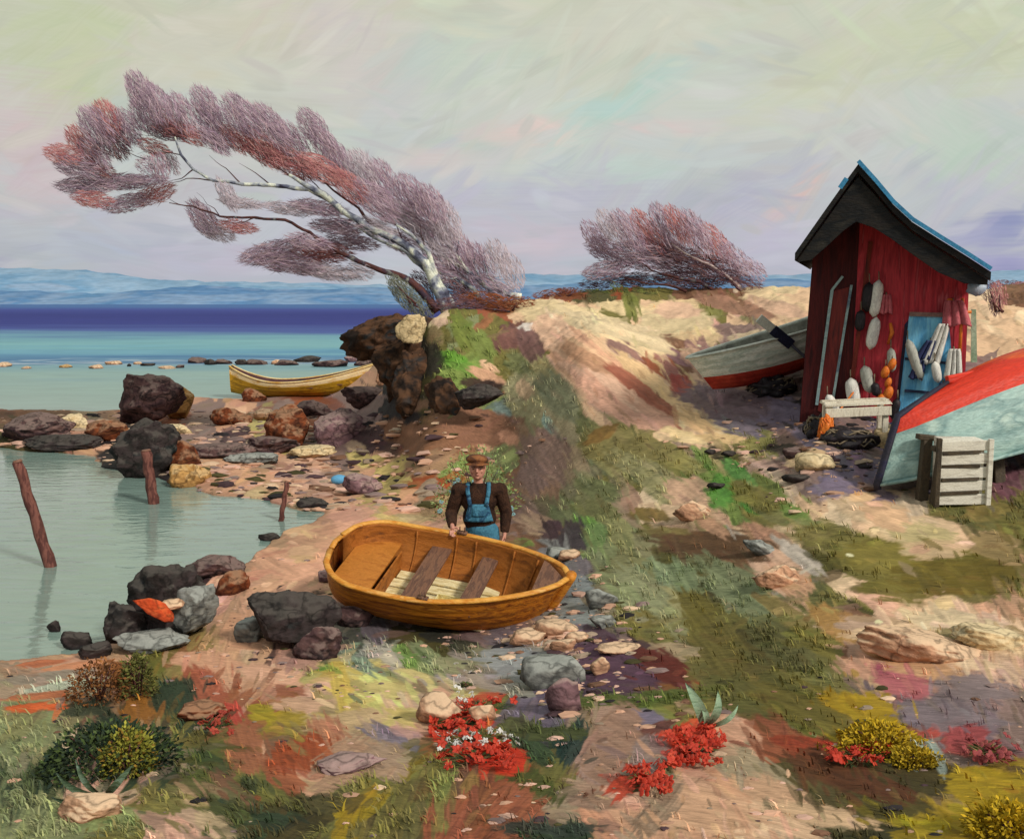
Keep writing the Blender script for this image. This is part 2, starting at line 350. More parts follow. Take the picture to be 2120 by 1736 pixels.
# deliberate patches seen in the picture, with the hut's cast shadow painted in: x, y, half length, half width, angle, colour
acc = """1130 655 60 22 5 dcc7a0|1200 690 90 22 35 dcb898|1290 640 60 14 10 d9c49c|1400 640 70 24 -5 dcc39c|1440 690 60 22 10 d8be98|1580 620 60 16 5 dcc4a0|1540 650 40 18 30 8a8560|1620 640 40 14 20 c9a893
1230 730 120 16 38 d3a68c|1260 770 110 20 38 d9b494|1330 830 100 16 38 a56a58|1280 810 90 18 42 dcb6a0|1350 855 70 16 35 d3a690|1420 800 90 20 42 d8be90|1480 880 60 16 25 dcc6a0|1400 740 40 14 30 8d6a70|1410 905 60 14 10 ddc69a
1180 640 30 8 5 a0484a|1230 620 50 12 -5 4c4f2e|1300 630 40 20 70 6c7238|1160 610 50 12 5 7a4526|1320 690 12 8 0 5c6a38|1470 640 30 30 60 7b7a46|1440 720 24 30 70 8a6a66|1560 700 50 16 -5 c7b59a
960 690 50 26 60 6e7a3a|1000 720 40 24 60 748246|940 750 44 16 20 66963a|970 770 40 14 20 6a8c40|1060 700 30 40 60 6d4a48|1100 690 24 30 50 6f5052|1080 760 40 26 30 7a7f56|1010 760 26 10 30 c9a68a|1000 800 60 14 5 3c2d28|1120 800 60 40 45 7e8260|1070 850 50 40 60 83866a|1180 850 70 34 50 7c8058
900 700 24 16 60 8c7c5c|1090 680 20 10 0 d3ccc8|860 665 28 18 20 d6be90|880 745 40 40 70 33302a
1000 870 110 26 10 7a5a48|930 905 80 30 -10 85604a|890 960 70 26 -20 9a7c62|1060 905 26 16 30 c79a7e|1150 930 50 50 60 8b7668|1120 1000 40 60 80 8c705e|1200 1000 40 50 60 7f7b62
1270 900 60 40 30 85835a|1330 940 90 40 20 7d7a48|1420 960 50 20 20 8e8c5c|1450 915 50 9 8 d9c39b|1560 910 60 40 30 82804c|1500 960 40 20 40 a79a70|1510 1010 40 24 50 5a8a3c|1560 1040 50 20 40 4f8338|1600 1010 50 20 30 6c7c40|1640 1060 60 16 20 6f8a46
1450 1010 40 18 30 a88f78|1440 1050 50 20 40 d0ad98|1380 1075 60 14 5 cdb194|1500 1075 30 14 40 cfa892|1400 1110 70 16 5 6e6a42|1460 1120 90 18 0 5a4a32|1600 1060 50 20 30 7d7c50
1660 960 34 18 10 dcc09a|1700 950 40 20 20 d6b892|1740 1010 60 24 -10 746a80|1820 1030 60 20 10 77697c|1790 960 40 20 70 7f6a7c|1620 930 34 12 0 3a342c|1590 850 90 36 10 6e6478|1530 880 60 26 15 7a7080|1500 830 60 20 25 85747e|1540 760 50 30 30 9a8278
1840 1060 50 18 20 dcb392|1900 1050 34 40 60 b9a894|1950 1090 60 20 10 cbb193|2060 1060 60 26 -10 7d7040|2100 1000 40 40 60 7a5260|2080 1120 60 20 10 c8a888
1250 1080 60 30 60 74835a|1210 1090 26 40 60 6a9048|1260 1160 60 40 50 7c8460|1300 1220 70 50 40 85896a|1380 1180 60 34 60 7f8d6e|1190 1110 40 40 70 4a3e44|1150 1130 40 14 20 8e8f92|1170 1150 30 10 10 ddb895|1200 1180 30 30 70 767078
1330 1130 50 26 10 8c8a6a|1430 1160 70 30 10 545028|1530 1160 60 24 40 7a5a42|1580 1140 60 12 35 c4b8ac|1600 1190 60 18 45 d8b49e|1640 1210 60 14 40 d3a88c|1680 1240 50 14 45 cba28a|1690 1220 22 34 60 6a6a48|1540 1230 60 30 40 7c8a68|1720 1260 50 30 50 a6935a
1800 1140 120 34 5 6f6a38|1950 1170 110 44 -5 6c6426|2080 1190 70 40 10 6a5c28|1900 1110 100 20 5 c4ae8e|1800 1060 80 22 20 cbb294|1880 1220 90 30 5 6e6630|2040 1230 60 22 5 6b6438
1400 1270 70 40 45 8a8a66|1480 1300 60 50 60 6e693a|1590 1260 70 40 40 77805c|1640 1330 80 50 20 6a6b44|1560 1360 90 40 5 58502c|1700 1390 70 40 60 67602a|1420 1350 60 20 10 a8957a|1540 1430 90 40 30 5f5e34|1780 1290 34 18 40 a07a50
1830 1300 60 16 10 c9ae8c|1900 1310 90 22 -8 ddc0a2|1980 1330 100 16 12 dcc4a6|2040 1290 80 18 15 dac6a8|1900 1350 80 20 25 c98d5c|1960 1370 70 14 15 c9a184|2080 1340 60 14 15 d9bb9c|2010 1310 40 10 20 8a7a52|1880 1400 50 20 30 a2566a|1840 1290 50 14 -5 b89c80
1050 1320 60 40 20 6a6068|1250 1330 60 40 45 54404e|1330 1370 80 34 30 4c2c38|1400 1390 60 30 30 6b2e24|1200 1400 50 50 60 5e4c5c|1130 1400 90 34 0 8e9090|1080 1430 50 16 5 8d8c84|1170 1450 30 40 60 62536a|1260 1430 90 30 10 544658|1300 1460 120 18 -2 5a6430|1360 1445 110 10 -4 4f5c2a
1190 1260 34 26 20 8b9498|1240 1290 30 14 20 8d938e|1200 1320 34 22 60 7a6a78|900 1320 40 14 10 2b2c28|960 1340 50 14 5 34382c|830 1360 40 18 50 6d8b48|880 1360 50 20 40 7f8a66|940 1380 60 16 10 8b8b6c
700 1310 50 34 60 4a4a44|640 1340 30 40 70 5a3c44|760 1290 50 40 60 5e5660|720 1370 60 20 30 7e9080|640 1390 40 10 0 5f8438|690 1420 70 22 80 c4ad5a|800 1430 60 20 10 c9bb7e|850 1400 50 12 15 cfc084|920 1440 60 14 20 ccc08a|990 1450 40 12 10 d9c98a
620 1200 60 40 -20 cfa088|740 1180 40 30 -60 d2a48a|560 1170 60 30 30 cfa086|600 1250 50 16 5 c99a80|480 1310 70 40 10 d2a184|520 1260 40 40 70 c99c84|400 1370 90 24 5 cf9f84|600 1370 50 22 10 b0897c|540 1400 70 20 10 d3a68e
60 1400 110 14 -8 8a8074|100 1420 130 10 -10 a8b0a0|60 1440 120 8 -6 b06a48|180 1410 80 10 -12 9c8a78|40 1465 90 10 -4 c0582c|120 1380 90 8 -8 c98a68|40 1375 70 8 -8 b06848
220 1400 50 40 20 7a4a26|280 1380 30 50 60 6a6a30|260 1460 40 50 60 8a5a24|400 1430 60 40 60 a05a44|330 1440 34 60 70 2a3a2c|450 1480 30 30 60 a8443a|520 1480 34 24 20 9a8a2a|200 1520 60 40 50 2b382a|140 1470 60 22 -10 3a4232|480 1550 60 50 70 9a6248
600 1460 80 16 0 c09c84|720 1490 120 20 -10 c2a884|660 1530 60 40 70 b07a60|600 1560 40 80 75 9a4c2c|700 1580 90 50 -30 a88872|780 1520 60 20 20 7f7684|790 1580 60 40 30 a08876|840 1490 60 20 20 cbb878|890 1470 26 70 30 d0a28c|960 1460 40 14 0 d0a493
960 1490 70 20 5 c8402c|1000 1450 60 12 -10 b04a30|930 1500 40 34 60 c9402e|990 1560 60 18 8 d23c24|1040 1580 30 20 40 c24a2e|930 1545 40 10 0 cfc9bc|1080 1510 60 20 10 4f5230|1180 1540 40 34 60 1f3a34|1120 1560 40 22 40 35472f|1100 1620 30 80 -60 4a5226
1290 1510 60 70 -60 a88a7c|1240 1580 50 70 -60 9a8078|1340 1490 70 24 10 756c84|1370 1510 60 14 -20 6a4038|1430 1540 50 34 -50 d03c22|1380 1540 40 20 -40 c84430|1330 1600 30 50 35 c03c28|1300 1620 50 14 -30 b54028|1340 1570 40 10 -10 cfbe80|1480 1500 40 12 10 d5603c
1540 1540 70 40 40 cf9e88|1500 1600 80 60 -40 c49a84|1450 1650 120 50 -30 c8a088|1560 1640 90 30 30 c2967a|1500 1700 140 30 0 cda68a|1640 1700 120 30 20 d3b296|1580 1610 40 14 30 7c7a60|1380 1640 50 40 -30 93857a|1540 1590 60 14 10 8f8a70
1640 1440 70 40 30 5c5a30|1700 1480 60 50 30 66662e|1780 1460 60 34 10 a8881e|1850 1500 60 44 10 9e8220|1890 1550 40 26 20 9a8028|1800 1440 50 20 30 8a7428|1700 1540 70 16 8 8e3e28|1780 1560 70 18 12 bf4a2a|1740 1600 110 26 20 5a3a24|1850 1620 120 30 15 443c22
1960 1480 90 40 20 786a74|2040 1460 80 50 10 7e7076|1940 1560 40 20 60 9aa6a0|2040 1540 60 30 0 9a4c48|1990 1510 60 12 -20 b05048|2080 1500 40 30 20 7a6874|1960 1620 90 30 10 3f3a22|2080 1640 60 50 30 a88c1e|2100 1700 60 40 20 a0851e|1900 1660 90 24 20 4a4426|1090 830 70 44 50 9c9878|1160 880 60 34 50 a0957a|1080 900 50 30 40 947c66|1180 800 60 16 38 c9a98c|1120 760 50 20 45 a39a72|1350 930 110 34 22 8a8450|1260 950 70 34 40 8f8a5e|1240 870 80 12 38 d8b698|1400 850 90 16 36 dcc09a|1290 700 110 24 20 e0c8a2|1460 760 70 20 35 caa690|1330 770 110 14 36 e0bfa0|1180 960 40 40 60 9a8870|1230 1030 50 40 60 8c8c66|1280 1100 60 30 50 87885e|1330 1190 70 30 40 88875c|1500 1330 80 30 30 77703c|1400 1240 60 20 30 94906a|1700 1330 80 30 30 736c38|1250 1260 60 30 50 7c7460|1130 1380 60 20 20 8e8c80|1000 1360 70 22 5 7c7a62|1300 1400 70 26 20 5e444a"""
for ln in acc.split('\n'):
    for it in ln.split('|'):
        x, y, a_, b_, g_, c_ = it.split(); v = random.uniform(.93, 1.07)
        dab(float(x), float(y), float(a_), float(b_), float(g_), [k*v for k in H(c_)], .95, .9, .2)
mid_slope = """850,230,280,60,8,d9c6a0|800,330,110,90,20,d8b49c|1150,330,350,50,18,d4c2a2|1450,270,180,80,-5,d6c4a0|1450,220,120,50,5,dcb8a0|1750,200,200,50,15,95705f|1950,200,120,30,20,d8b49c|1950,110,150,20,3,d6c29e|680,400,90,70,60,7a5a58|1190,440,110,40,30,8d6c68|1000,480,200,40,30,b98f74|1330,590,260,45,38,d6b78e|1270,640,260,40,36,a0604e|1090,700,280,50,36,d4a591|1300,790,160,30,8,d2a491|1560,800,120,50,25,d4b388|1440,560,90,40,60,8e5f5c|1480,620,80,50,50,a0504a|1720,700,250,90,10,77666f|840,680,150,90,50,7d8068|780,820,60,30,60,7f9690|540,750,60,30,40,7d9190|650,640,60,50,80,b39a80|450,560,110,30,25,c49a80|400,830,250,90,5,825e4c|570,890,60,35,15,c4937c|420,640,110,40,-10,3a2b28|240,650,50,40,0,b0524a|760,980,160,120,60,887068|700,1090,100,80,70,806a66|1200,940,260,110,5,827a4e|1060,880,110,40,-25,84683a|1380,880,50,25,10,d6b998|1720,890,140,28,3,d8bb8e|1670,960,45,35,0,46402f|1780,1060,100,40,35,5a8c48|1690,1200,70,60,30,5f9444|1900,1200,160,60,20,7a7440|1050,1160,130,60,20,6f7550|1040,1270,130,60,10,75774e|1530,1190,90,40,30,c8a488|1480,1150,70,20,15,cdb09a|1570,1270,120,50,30,d0ac92|1330,1295,100,32,8,7e6e3e|1620,1330,90,40,55,7a7048|1460,1420,110,30,22,76693e|1600,1450,260,60,0,5a4630|720,1350,130,60,20,a08674|800,1370,50,70,60,4a3640|930,1420,60,110,75,4a4248|1030,1400,70,70,60,6f8a55|650,1440,70,25,5,7a8a4a|1950,1400,160,40,20,b48a74|2030,1560,120,40,45,d2a890|1230,1600,160,100,30,7c7c58|1520,1620,110,70,60,7a8868|800,1500,70,30,10,93929a"""
near_right = """700,60,260,60,30,8f8c66|800,110,110,60,35,c9a68e|760,170,150,40,10,cdb296|650,170,80,30,10,7d6a3c|850,190,80,40,50,837c58|750,250,110,30,10,7f7248|950,290,280,60,5,5c4430|900,220,80,30,30,b08a72|1200,370,130,40,40,cdaa94|1250,330,130,34,35,b9b0a8|1250,440,120,40,30,c49c80|1350,510,60,50,60,64653f|1000,460,200,90,30,7b8566|850,560,120,60,50,6b6330|620,460,140,60,40,8c9070|950,700,130,100,50,6a6234|1200,560,130,40,30,84774a|1400,600,120,50,40,a4804e|1550,620,150,40,10,b59a88|1700,650,250,40,3,dcbf9f|1900,740,200,30,12,dcc2a4|1950,620,250,50,12,d8c4a4|2050,660,130,25,20,d4bc98|1900,650,90,30,20,877b58|1700,740,180,40,18,c08a5c|1800,790,200,40,5,c39a78|1700,850,130,50,10,a8626a|1650,350,260,70,5,7b7238|1900,420,260,80,0,6c5f26|2050,300,120,60,10,948058|1750,250,150,50,5,a89c74|1800,310,150,40,0,c4aa88|1350,250,120,60,10,7c7644|1500,100,60,20,-5,d8b690|1600,170,100,50,20,d3af8e|1350,800,200,60,20,6f6c40|1200,700,180,70,30,605f3c|1300,950,260,60,20,68602e|1560,930,150,60,6,a38824|1640,1040,140,60,6,96801f|1420,1110,150,40,8,b04028|1300,1090,150,30,12,8a3c28|1500,1200,300,60,20,5c3824|1800,1180,260,50,12,463e24|1900,970,250,60,5,7c7078|2000,860,180,60,5,84767a|1980,1060,100,60,-10,a04c50|1850,1130,90,30,60,92a09c|2050,1240,160,70,5,a48c24|600,900,300,30,-3,566230|500,780,200,90,10,5a4054|700,770,130,60,30,5e2a24|220,870,100,40,60,655a70|100,750,180,60,3,909498|330,560,110,50,10,8b9294|360,450,60,40,10,8a9298|1000,1040,130,80,25,cfa28a|850,1080,110,60,-50,cc3c24|600,1220,130,40,-45,bc4630|650,1130,90,90,-50,8c7a78|500,1080,90,200,30,9c7c6c|340,1070,100,60,-60,1f3632|250,1040,160,30,0,4a5230|900,1330,260,80,10,cca488|1100,1200,200,80,30,a0927a|1200,1290,200,60,20,c8a286|1400,1370,250,40,10,d4b494|700,1350,150,60,-50,96806e|100,1350,130,120,-40,9a5c44|250,1420,250,30,0,333c36|60,1150,100,60,10,d03c26"""
for txt, ox, oy, k_, m_ in ((mid_slope, 827.7, 558, .3938, .42), (near_right, 1014.7, 978.5, .521, .55)):  # mid_slope includes the hut's purple cast shadow as ground colour
    for it in txt.split('|'):
        q0, q1, q2, q3, q4, hx = it.split(','); v = random.uniform(.93, 1.07)
        dab(ox+float(q0)*k_, oy+float(q1)*k_, float(q2)*m_, float(q3)*m_, float(q4), [k*v for k in H(hx)], .95, .9, .2)
rand_dabs(2000, 12, 42, 7, .17, .9, .08, .7)
rand_dabs(1900, 7, 22, 4.5, .22, 1., .15, .75)
land = (Z > 0)
Z = Z+np.where(land, HT*.019*np.clip(YY/9, .7, 2.2), 0)
CO = np.clip(CO*np.array([1.0, .95, .88]), 0, 1)
me = bpy.data.meshes.new('ground'); nv = nU*nL
me.vertices.add(nv); me.vertices.foreach_set('co', np.stack([XX, YY, Z], -1).astype(np.float32).ravel())
iu, il = np.meshgrid(np.arange(nU-1), np.arange(nL-1)); b0 = (il*nU+iu).ravel()
quads = np.stack([b0, b0+1, b0+1+nU, b0+nU], 1).astype(np.int32); nf = len(quads)
me.loops.add(nf*4); me.loops.foreach_set('vertex_index', quads.ravel())
me.polygons.add(nf); me.polygons.foreach_set('loop_start', np.arange(0, nf*4, 4, dtype=np.int32)); me.polygons.foreach_set('use_smooth', np.ones(nf, bool))
ca = me.color_attributes.new('Col', 'FLOAT_COLOR', 'POINT')
ca.data.foreach_set('color', np.concatenate([CO, np.ones((nL, nU, 1))], -1).astype(np.float32).ravel())
me.update(calc_edges=True); me.materials.append(attr_mat('ground_paint', .8, True))
go = bpy.data.objects.new('ground', me); COL.objects.link(go); tag(go, kind='structure')
def gcol(px, py):
    i, c = hit(px, py); return CO[i, c]

# ------------------------------------------------------------------ sea
m, nt, b = new_mat('sea_water')
g = N(nt, 'NewGeometry'); sp = N(nt, 'SeparateXYZ'); nt.links.new(g.outputs['Position'], sp.inputs[0])
lg = math_(nt, 'LOGARITHM', math_(nt, 'MAXIMUM', sp.outputs[1], 1.), 10.)       # 10 m -> 1, 100 m -> 2, 1000 m -> 3
cv = N(nt, 'CombineXYZ'); xa = math_(nt, 'DIVIDE', sp.outputs[0], math_(nt, 'MAXIMUM', sp.outputs[1], 1.))
nt.links.new(math_(nt, 'MULTIPLY', xa, 3.), cv.inputs[0]); nt.links.new(math_(nt, 'MULTIPLY', lg, 26.), cv.inputs[1])
n1 = N(nt, 'TexNoise'); nt.links.new(cv.outputs[0], n1.inputs[0]); n1.inputs['Scale'].default_value = 1; n1.inputs['Detail'].default_value = 4
n1.inputs['Distortion'].default_value = .5
f0 = math_(nt, 'ADD', lg, math_(nt, 'MULTIPLY', math_(nt, 'SUBTRACT', n1.outputs[0], .5), .22))
f1 = math_(nt, 'MULTIPLY', math_(nt, 'SUBTRACT', f0, 1.), .5)                  # 10 m..1000 m -> 0..1
colw = ramp(nt, f1, [(0, '96ada2'), (.1, '90aba2'), (.18, '9ab4aa'), (.27, '8ba89f'), (.34, '8aa8a4'), (.375, '6f98a6'), (.40, '3f6f9a'), (.43, '6899b0'), (.47, '7ba7ae'), (.515, '6d97a8'),
                     (.56, '4f5f98'), (.62, '3a4082'), (.75, '363c7c'), (.88, '424c8e'), (1, '4a6a9c')])
cv2 = N(nt, 'CombineXYZ'); nt.links.new(math_(nt, 'MULTIPLY', xa, 14.), cv2.inputs[0]); nt.links.new(math_(nt, 'MULTIPLY', lg, 130.), cv2.inputs[1])
n3 = N(nt, 'TexNoise'); nt.links.new(cv2.outputs[0], n3.inputs[0]); n3.inputs['Scale'].default_value = 1; n3.inputs['Detail'].default_value = 5; n3.inputs['Distortion'].default_value = 1.2
vv = math_(nt, 'MULTIPLY_ADD', n3.outputs[0], .55, .74)
cb = N(nt, 'CombineColor'); [nt.links.new(vv, cb.inputs[i]) for i in range(3)]
colw = mixc(nt, 1, colw, cb.outputs[0], 'MULTIPLY')
fo = math_(nt, 'SUBTRACT', 1., math_(nt, 'MULTIPLY', math_(nt, 'ABSOLUTE', math_(nt, 'SUBTRACT', lg, 1.785)), 28.), clamp=True)
fo = math_(nt, 'MULTIPLY', fo, math_(nt, 'MULTIPLY', math_(nt, 'SUBTRACT', n3.outputs[0], .5), 9., clamp=True), clamp=True)
colw = mixc(nt, fo, colw, lin('d4dcdc'))
nr = math_(nt, 'MULTIPLY_ADD', math_(nt, 'MULTIPLY', math_(nt, 'SUBTRACT', lg, 1.35), 1.8, clamp=True), .30, .70); cn = N(nt, 'CombineColor'); [nt.links.new(nr, cn.inputs[i]) for i in range(3)]
colw = mixc(nt, 1, colw, cn.outputs[0], 'MULTIPLY'); nt.links.new(colw, b.inputs['Base Color']); b.inputs['IOR'].default_value = 1.6
far = math_(nt, 'MULTIPLY', math_(nt, 'SUBTRACT', lg, 1.35), 1.8, clamp=True)
nt.links.new(math_(nt, 'MULTIPLY_ADD', far, .65, .07), b.inputs['Roughness'])
nt.links.new(math_(nt, 'MULTIPLY_ADD', far, -.64, .66), b.inputs['Specular IOR Level'])
mp = N(nt, 'Mapping'); nt.links.new(g.outputs['Position'], mp.inputs[0]); mp.inputs['Scale'].default_value = (1.2, 3.2, 1)
n4 = N(nt, 'TexNoise'); nt.links.new(mp.outputs[0], n4.inputs[0]); n4.inputs['Scale'].default_value = 1.2; n4.inputs['Detail'].default_value = 4; n4.inputs['Distortion'].default_value = 1.
bp = N(nt, 'Bump'); bp.inputs['Strength'].default_value = .32; bp.inputs['Distance'].default_value = .05; nt.links.new(n4.outputs[0], bp.inputs['Height']); nt.links.new(bp.outputs[0], b.inputs['Normal'])
mb = MB(); mb.add([(-25000, -200, 0), (25000, -200, 0), (25000, 25000, 0), (-25000, 25000, 0)], [(0, 1, 2, 3)])
tag(mb.build('sea', m), kind='structure')

# far shore on the horizon, blue haze put into its colour: three low ridges one behind another
def hills(D, prof, mat):
    mb = MB(); vs = []; xs = np.linspace(-200, 2330, 240) if True else None
    xs = np.linspace(-1400, 3500, 420)
    for x in xs:
        top = np.interp(x, [p[0] for p in prof], [p[1] for p in prof])+3.5*mnoise.fractal(Vector((x/45, D/1000, 0)), 1, 2, 4)
        p = at(x, min(top, 627.5), D); k = p.x
        vs += [(k, D-D*.06, -1), (k, D, p.z), (k, D+D*.05, -1)]
    fs = []
    for i in range(len(xs)-1):
        for j in (0, 1): fs.append((i*3+j, (i+1)*3+j, (i+1)*3+j+1, i*3+j+1))
    mb.add(vs, fs); tag(mb.build('hills', mat), kind='structure')
hills(5200, [(-1400, 560), (0, 553), (180, 560), (330, 580), (500, 583), (700, 588), (850, 592), (1090, 566), (1240, 570), (1500, 572), (1700, 566), (2000, 560), (3500, 560)], pmat('far_hills', ['7c9cba', '8ea8c2', '6e94b6', '9cabc2'], .0022, (1, 1, 6), streak=.16, bump=0, rough=1, spec=0))
hills(3600, [(-1400, 596), (0, 600), (200, 608), (420, 590), (560, 598), (760, 596), (880, 600), (1200, 585), (1600, 578), (2100, 590), (3500, 590)], pmat('near_hills', ['6288ae', '7f97b6', '5a80aa', '8d9dba'], .003, (1, 1, 6), streak=.18, bump=0, rough=1, spec=0))

# ------------------------------------------------------------------ world and the painted cloud bank
SUN_AZ, SUN_EL = 62., 38.       # degrees clockwise from +Y (right of the view), and up
W = bpy.data.worlds.new("World"); S.world = W; W.use_nodes = True; nt = W.node_tree; nt.nodes.clear()
out = N(nt, 'OutputWorld'); bg1 = N(nt, 'Background'); bg2 = N(nt, 'Background'); mx = N(nt, 'MixShader'); mx.inputs[0].default_value = .8
sky = N(nt, 'TexSky', sky_type='NISHITA'); sky.sun_disc = False; sky.sun_elevation = math.radians(SUN_EL); sky.sun_rotation = math.radians(SUN_AZ)
nt.links.new(sky.outputs[0], bg1.inputs[0]); bg1.inputs[1].default_value = .1
nt.links.new(bg1.outputs[0], mx.inputs[1]); nt.links.new(bg2.outputs[0], mx.inputs[2]); nt.links.new(mx.outputs[0], out.inputs[0])
bg2.inputs[0].default_value = (*lin('c2c6be'), 1); bg2.inputs[1].default_value = 1.05      # thin overcast
def pa(px, py): u, v = ray(px, py); return math.atan(u), math.atan(v*math.cos(math.atan(u)))
naz, nel = 1300, 560
azs = np.concatenate([np.linspace(-1.35, -.56, 60)[:-1], np.linspace(-.56, .56, naz), np.linspace(.56, 1.35, 60)[1:]])
els = np.concatenate([[-.01], np.linspace(-.002, .40, nel), np.linspace(.40, .75, 16)[1:]])
AZ, EL = np.meshgrid(azs, els)
SX, SY = AZ*F, EL*F                     # angular map, scaled so that one unit is about one unit of the ground map
elr = [(pa(1059, y)[1]*F, lin(c)) for y, c in ((640, 'adb1ba'), (580, 'b1b4bf'), (500, 'b5b6bf'), (420, 'babbc0'), (340, 'bdc2be'), (240, 'c4c7be'), (120, 'c7c8b9'), (0, 'c8c8b5'), (-300, 'c0c6b4'))]
SK = np.stack([np.interp(SY+14*fbm(SX, SY, 1/160, 3, 50), [e for e, c in elr], [c[k] for e, c in elr]) for k in range(3)], -1)
SK *= (1+.035*fbm(SX, SY, 1/130, 4, 51))[..., None]
def sdab(px, py, rx, ry, c, al=1., ang=0, edge=.6, seed=None):
    a_, e_ = pa(px, py); cx, cy = a_*F, e_*F; R = max(rx, ry)*1.5
    c0, c1 = np.searchsorted(azs*F, cx-R), np.searchsorted(azs*F, cx+R); r0, r1 = np.searchsorted(els*F, cy-R), np.searchsorted(els*F, cy+R)
    if c1 <= c0 or r1 <= r0: return
    sl = (slice(r0, r1), slice(c0, c1)); dx = SX[sl]-cx; dy = SY[sl]-cy; g_ = math.radians(ang)
    p = dx*math.cos(g_)-dy*math.sin(g_); q_ = dx*math.sin(g_)+dy*math.cos(g_)
    sd3 = random.randint(1, 9999) if seed is None else seed
    br = fbm(p/110, q_/2.4, 1, 2, sd3)
    e = np.sqrt((p/rx)**2+(q_/ry)**2)+.20*br+.22*fbm(p/40, q_/18, 1, 3, sd3+1)
    m = (np.clip((1-e)/edge, 0, 1)*al)[..., None]
    cc_ = np.array(lin(c) if isinstance(c, str) else c)*(1+.05*br[..., None]); SK[sl] = SK[sl]*(1-m)+cc_*m
def sk_rand(n_, L0, L1, W_, jit, al):
    for _ in range(n_):
        x = random.uniform(-120, 2240); y = random.uniform(-60, 640); a_, e_ = pa(x+random.uniform(-70, 70), y+random.uniform(-40, 40))
        k = SK[np.clip(np.searchsorted(els, e_), 0, len(els)-1), np.clip(np.searchsorted(azs, a_), 0, len(azs)-1)]
        left = mnoise.noise(Vector((x/420, y/260, 4)))
        ang = (-38 if left > .02 else 8)+random.gauss(0, 13)
        if y > 480: ang = random.gauss(0, 9)
        if x > 1700 and y < 330: ang = random.choice((38, -30))+random.gauss(0, 10)
        sdab(x, y, random.uniform(L0, L1), W_*random.uniform(.6, 1.4), np.clip(k*random.gauss(1, jit)*np.array([random.gauss(1, jit*.5) for _ in range(3)]), 0, 1), al, ang, .5)
sk_rand(420, 60, 150, 26, .04, .75)
for a in ((60, 90, 300, 150, 'bfc3aa', .8), (180, 70, 160, 80, 'bcc49f', .8, -40), (150, 190, 120, 60, 'bcc49c', .7, -40), (40, 290, 190, 140, 'c9b9b8', .8), (90, 380, 120, 60, 'c6b8ba', .7, -30), (330, 130, 220, 60, 'cac7b4', .6), (560, 60, 260, 60, 'c9c4b0', .6), (760, 150, 180, 100, 'c9c1be', .7), (700, 40, 140, 60, 'c8bec0', .6), (1000, 110, 220, 100, 'becabc', .7),
          (860, 130, 100, 60, 'b9c6c0', .6, -30), (1330, 190, 230, 46, 'b2cac0', .9, -30), (1240, 225, 110, 24, 'b4ccc6', .7), (1080, 275, 140, 36, 'd4c4bd', 1.), (1130, 262, 60, 18, 'd8c6be', .9, 18), (1370, 265, 180, 24, 'd0c2be', .9), (900, 330, 130, 34, 'cfc2be', .8), (1000, 350, 140, 44, 'c7c7c3', .6), (1250, 350, 210, 40, 'bccac3', .8),
          (1150, 410, 280, 60, 'b5b5c3', .8), (1560, 400, 190, 60, 'b2b2c3', .8, -28), (1130, 500, 150, 44, 'c6b9c2', .8), (1010, 470, 100, 30, 'c3b8c4', .6), (1660, 395, 80, 26, 'd0b7b0', .9, -45), (1610, 440, 70, 24, 'ccb6b6', .7, -40), (1600, 510, 130, 70, 'bdb8ca', .7), (1500, 180, 170, 120, 'c4c9c3', .6),
          (1760, 120, 280, 70, 'c7cbae', .7, -25), (2020, 80, 240, 110, 'c2c8a6', .7), (1980, 300, 170, 90, 'b8c8b9', .8, 30), (1900, 230, 130, 60, 'c6cac2', .6, 40), (2010, 400, 160, 34, 'b6b8c3', .7, 20), (2070, 480, 110, 40, '9498ba', .9), (2090, 455, 50, 22, '8d93b6', .9), (2060, 545, 140, 40, 'a09fc0', .9), (1380, 60, 280, 60, 'cbccbb', .6), (2095, 560, 50, 30, '9293b8', .8),
          (200, 500, 260, 44, 'aeb4c2', .7), (500, 545, 280, 34, 'bab4c3', .7), (60, 480, 120, 50, 'b6b9bb', .6), (330, 470, 150, 30, 'bcbac4', .6), (820, 220, 170, 60, 'c2c4c3', .6), (1180, 60, 220, 50, 'c9c9ba', .6), (620, 430, 160, 40, 'bcbcc8', .6)):
    sdab(a[0], a[1], a[2], a[3], a[4], a[5], a[6] if len(a) > 6 else 0, .8)
sk_rand(900, 24, 80, 11, .035, .6)
g_ = SK.mean(-1, keepdims=True); SK = np.clip((g_+(SK-g_)*.98)*1.06, 0, .9)
RS = 16000.
vx = np.sin(AZ)*np.cos(EL)*RS; vy = np.cos(AZ)*np.cos(EL)*RS; vz = np.sin(EL)*RS+CAMZ
me = bpy.data.meshes.new('sky'); nE, nA = AZ.shape; me.vertices.add(nE*nA); me.vertices.foreach_set('co', np.stack([vx, vy, vz], -1).astype(np.float32).ravel())
iu, il = np.meshgrid(np.arange(nA-1), np.arange(nE-1)); b0 = (il*nA+iu).ravel(); quads = np.stack([b0, b0+nA, b0+1+nA, b0+1], 1).astype(np.int32); nf = len(quads)
me.loops.add(nf*4); me.loops.foreach_set('vertex_index', quads.ravel()); me.polygons.add(nf); me.polygons.foreach_set('loop_start', np.arange(0, nf*4, 4, dtype=np.int32))
ca = me.color_attributes.new('Col', 'FLOAT_COLOR', 'POINT'); ca.data.foreach_set('color', np.concatenate([SK, np.ones((nE, nA, 1))], -1).astype(np.float32).ravel()); me.update(calc_edges=True)
m = bpy.data.materials.new('cloud_bank'); m.use_nodes = True; nt = m.node_tree; nt.nodes.clear(); o_ = N(nt, 'OutputMaterial'); e_ = N(nt, 'Emission'); a_ = N(nt, 'Attribute', attribute_name='Col')
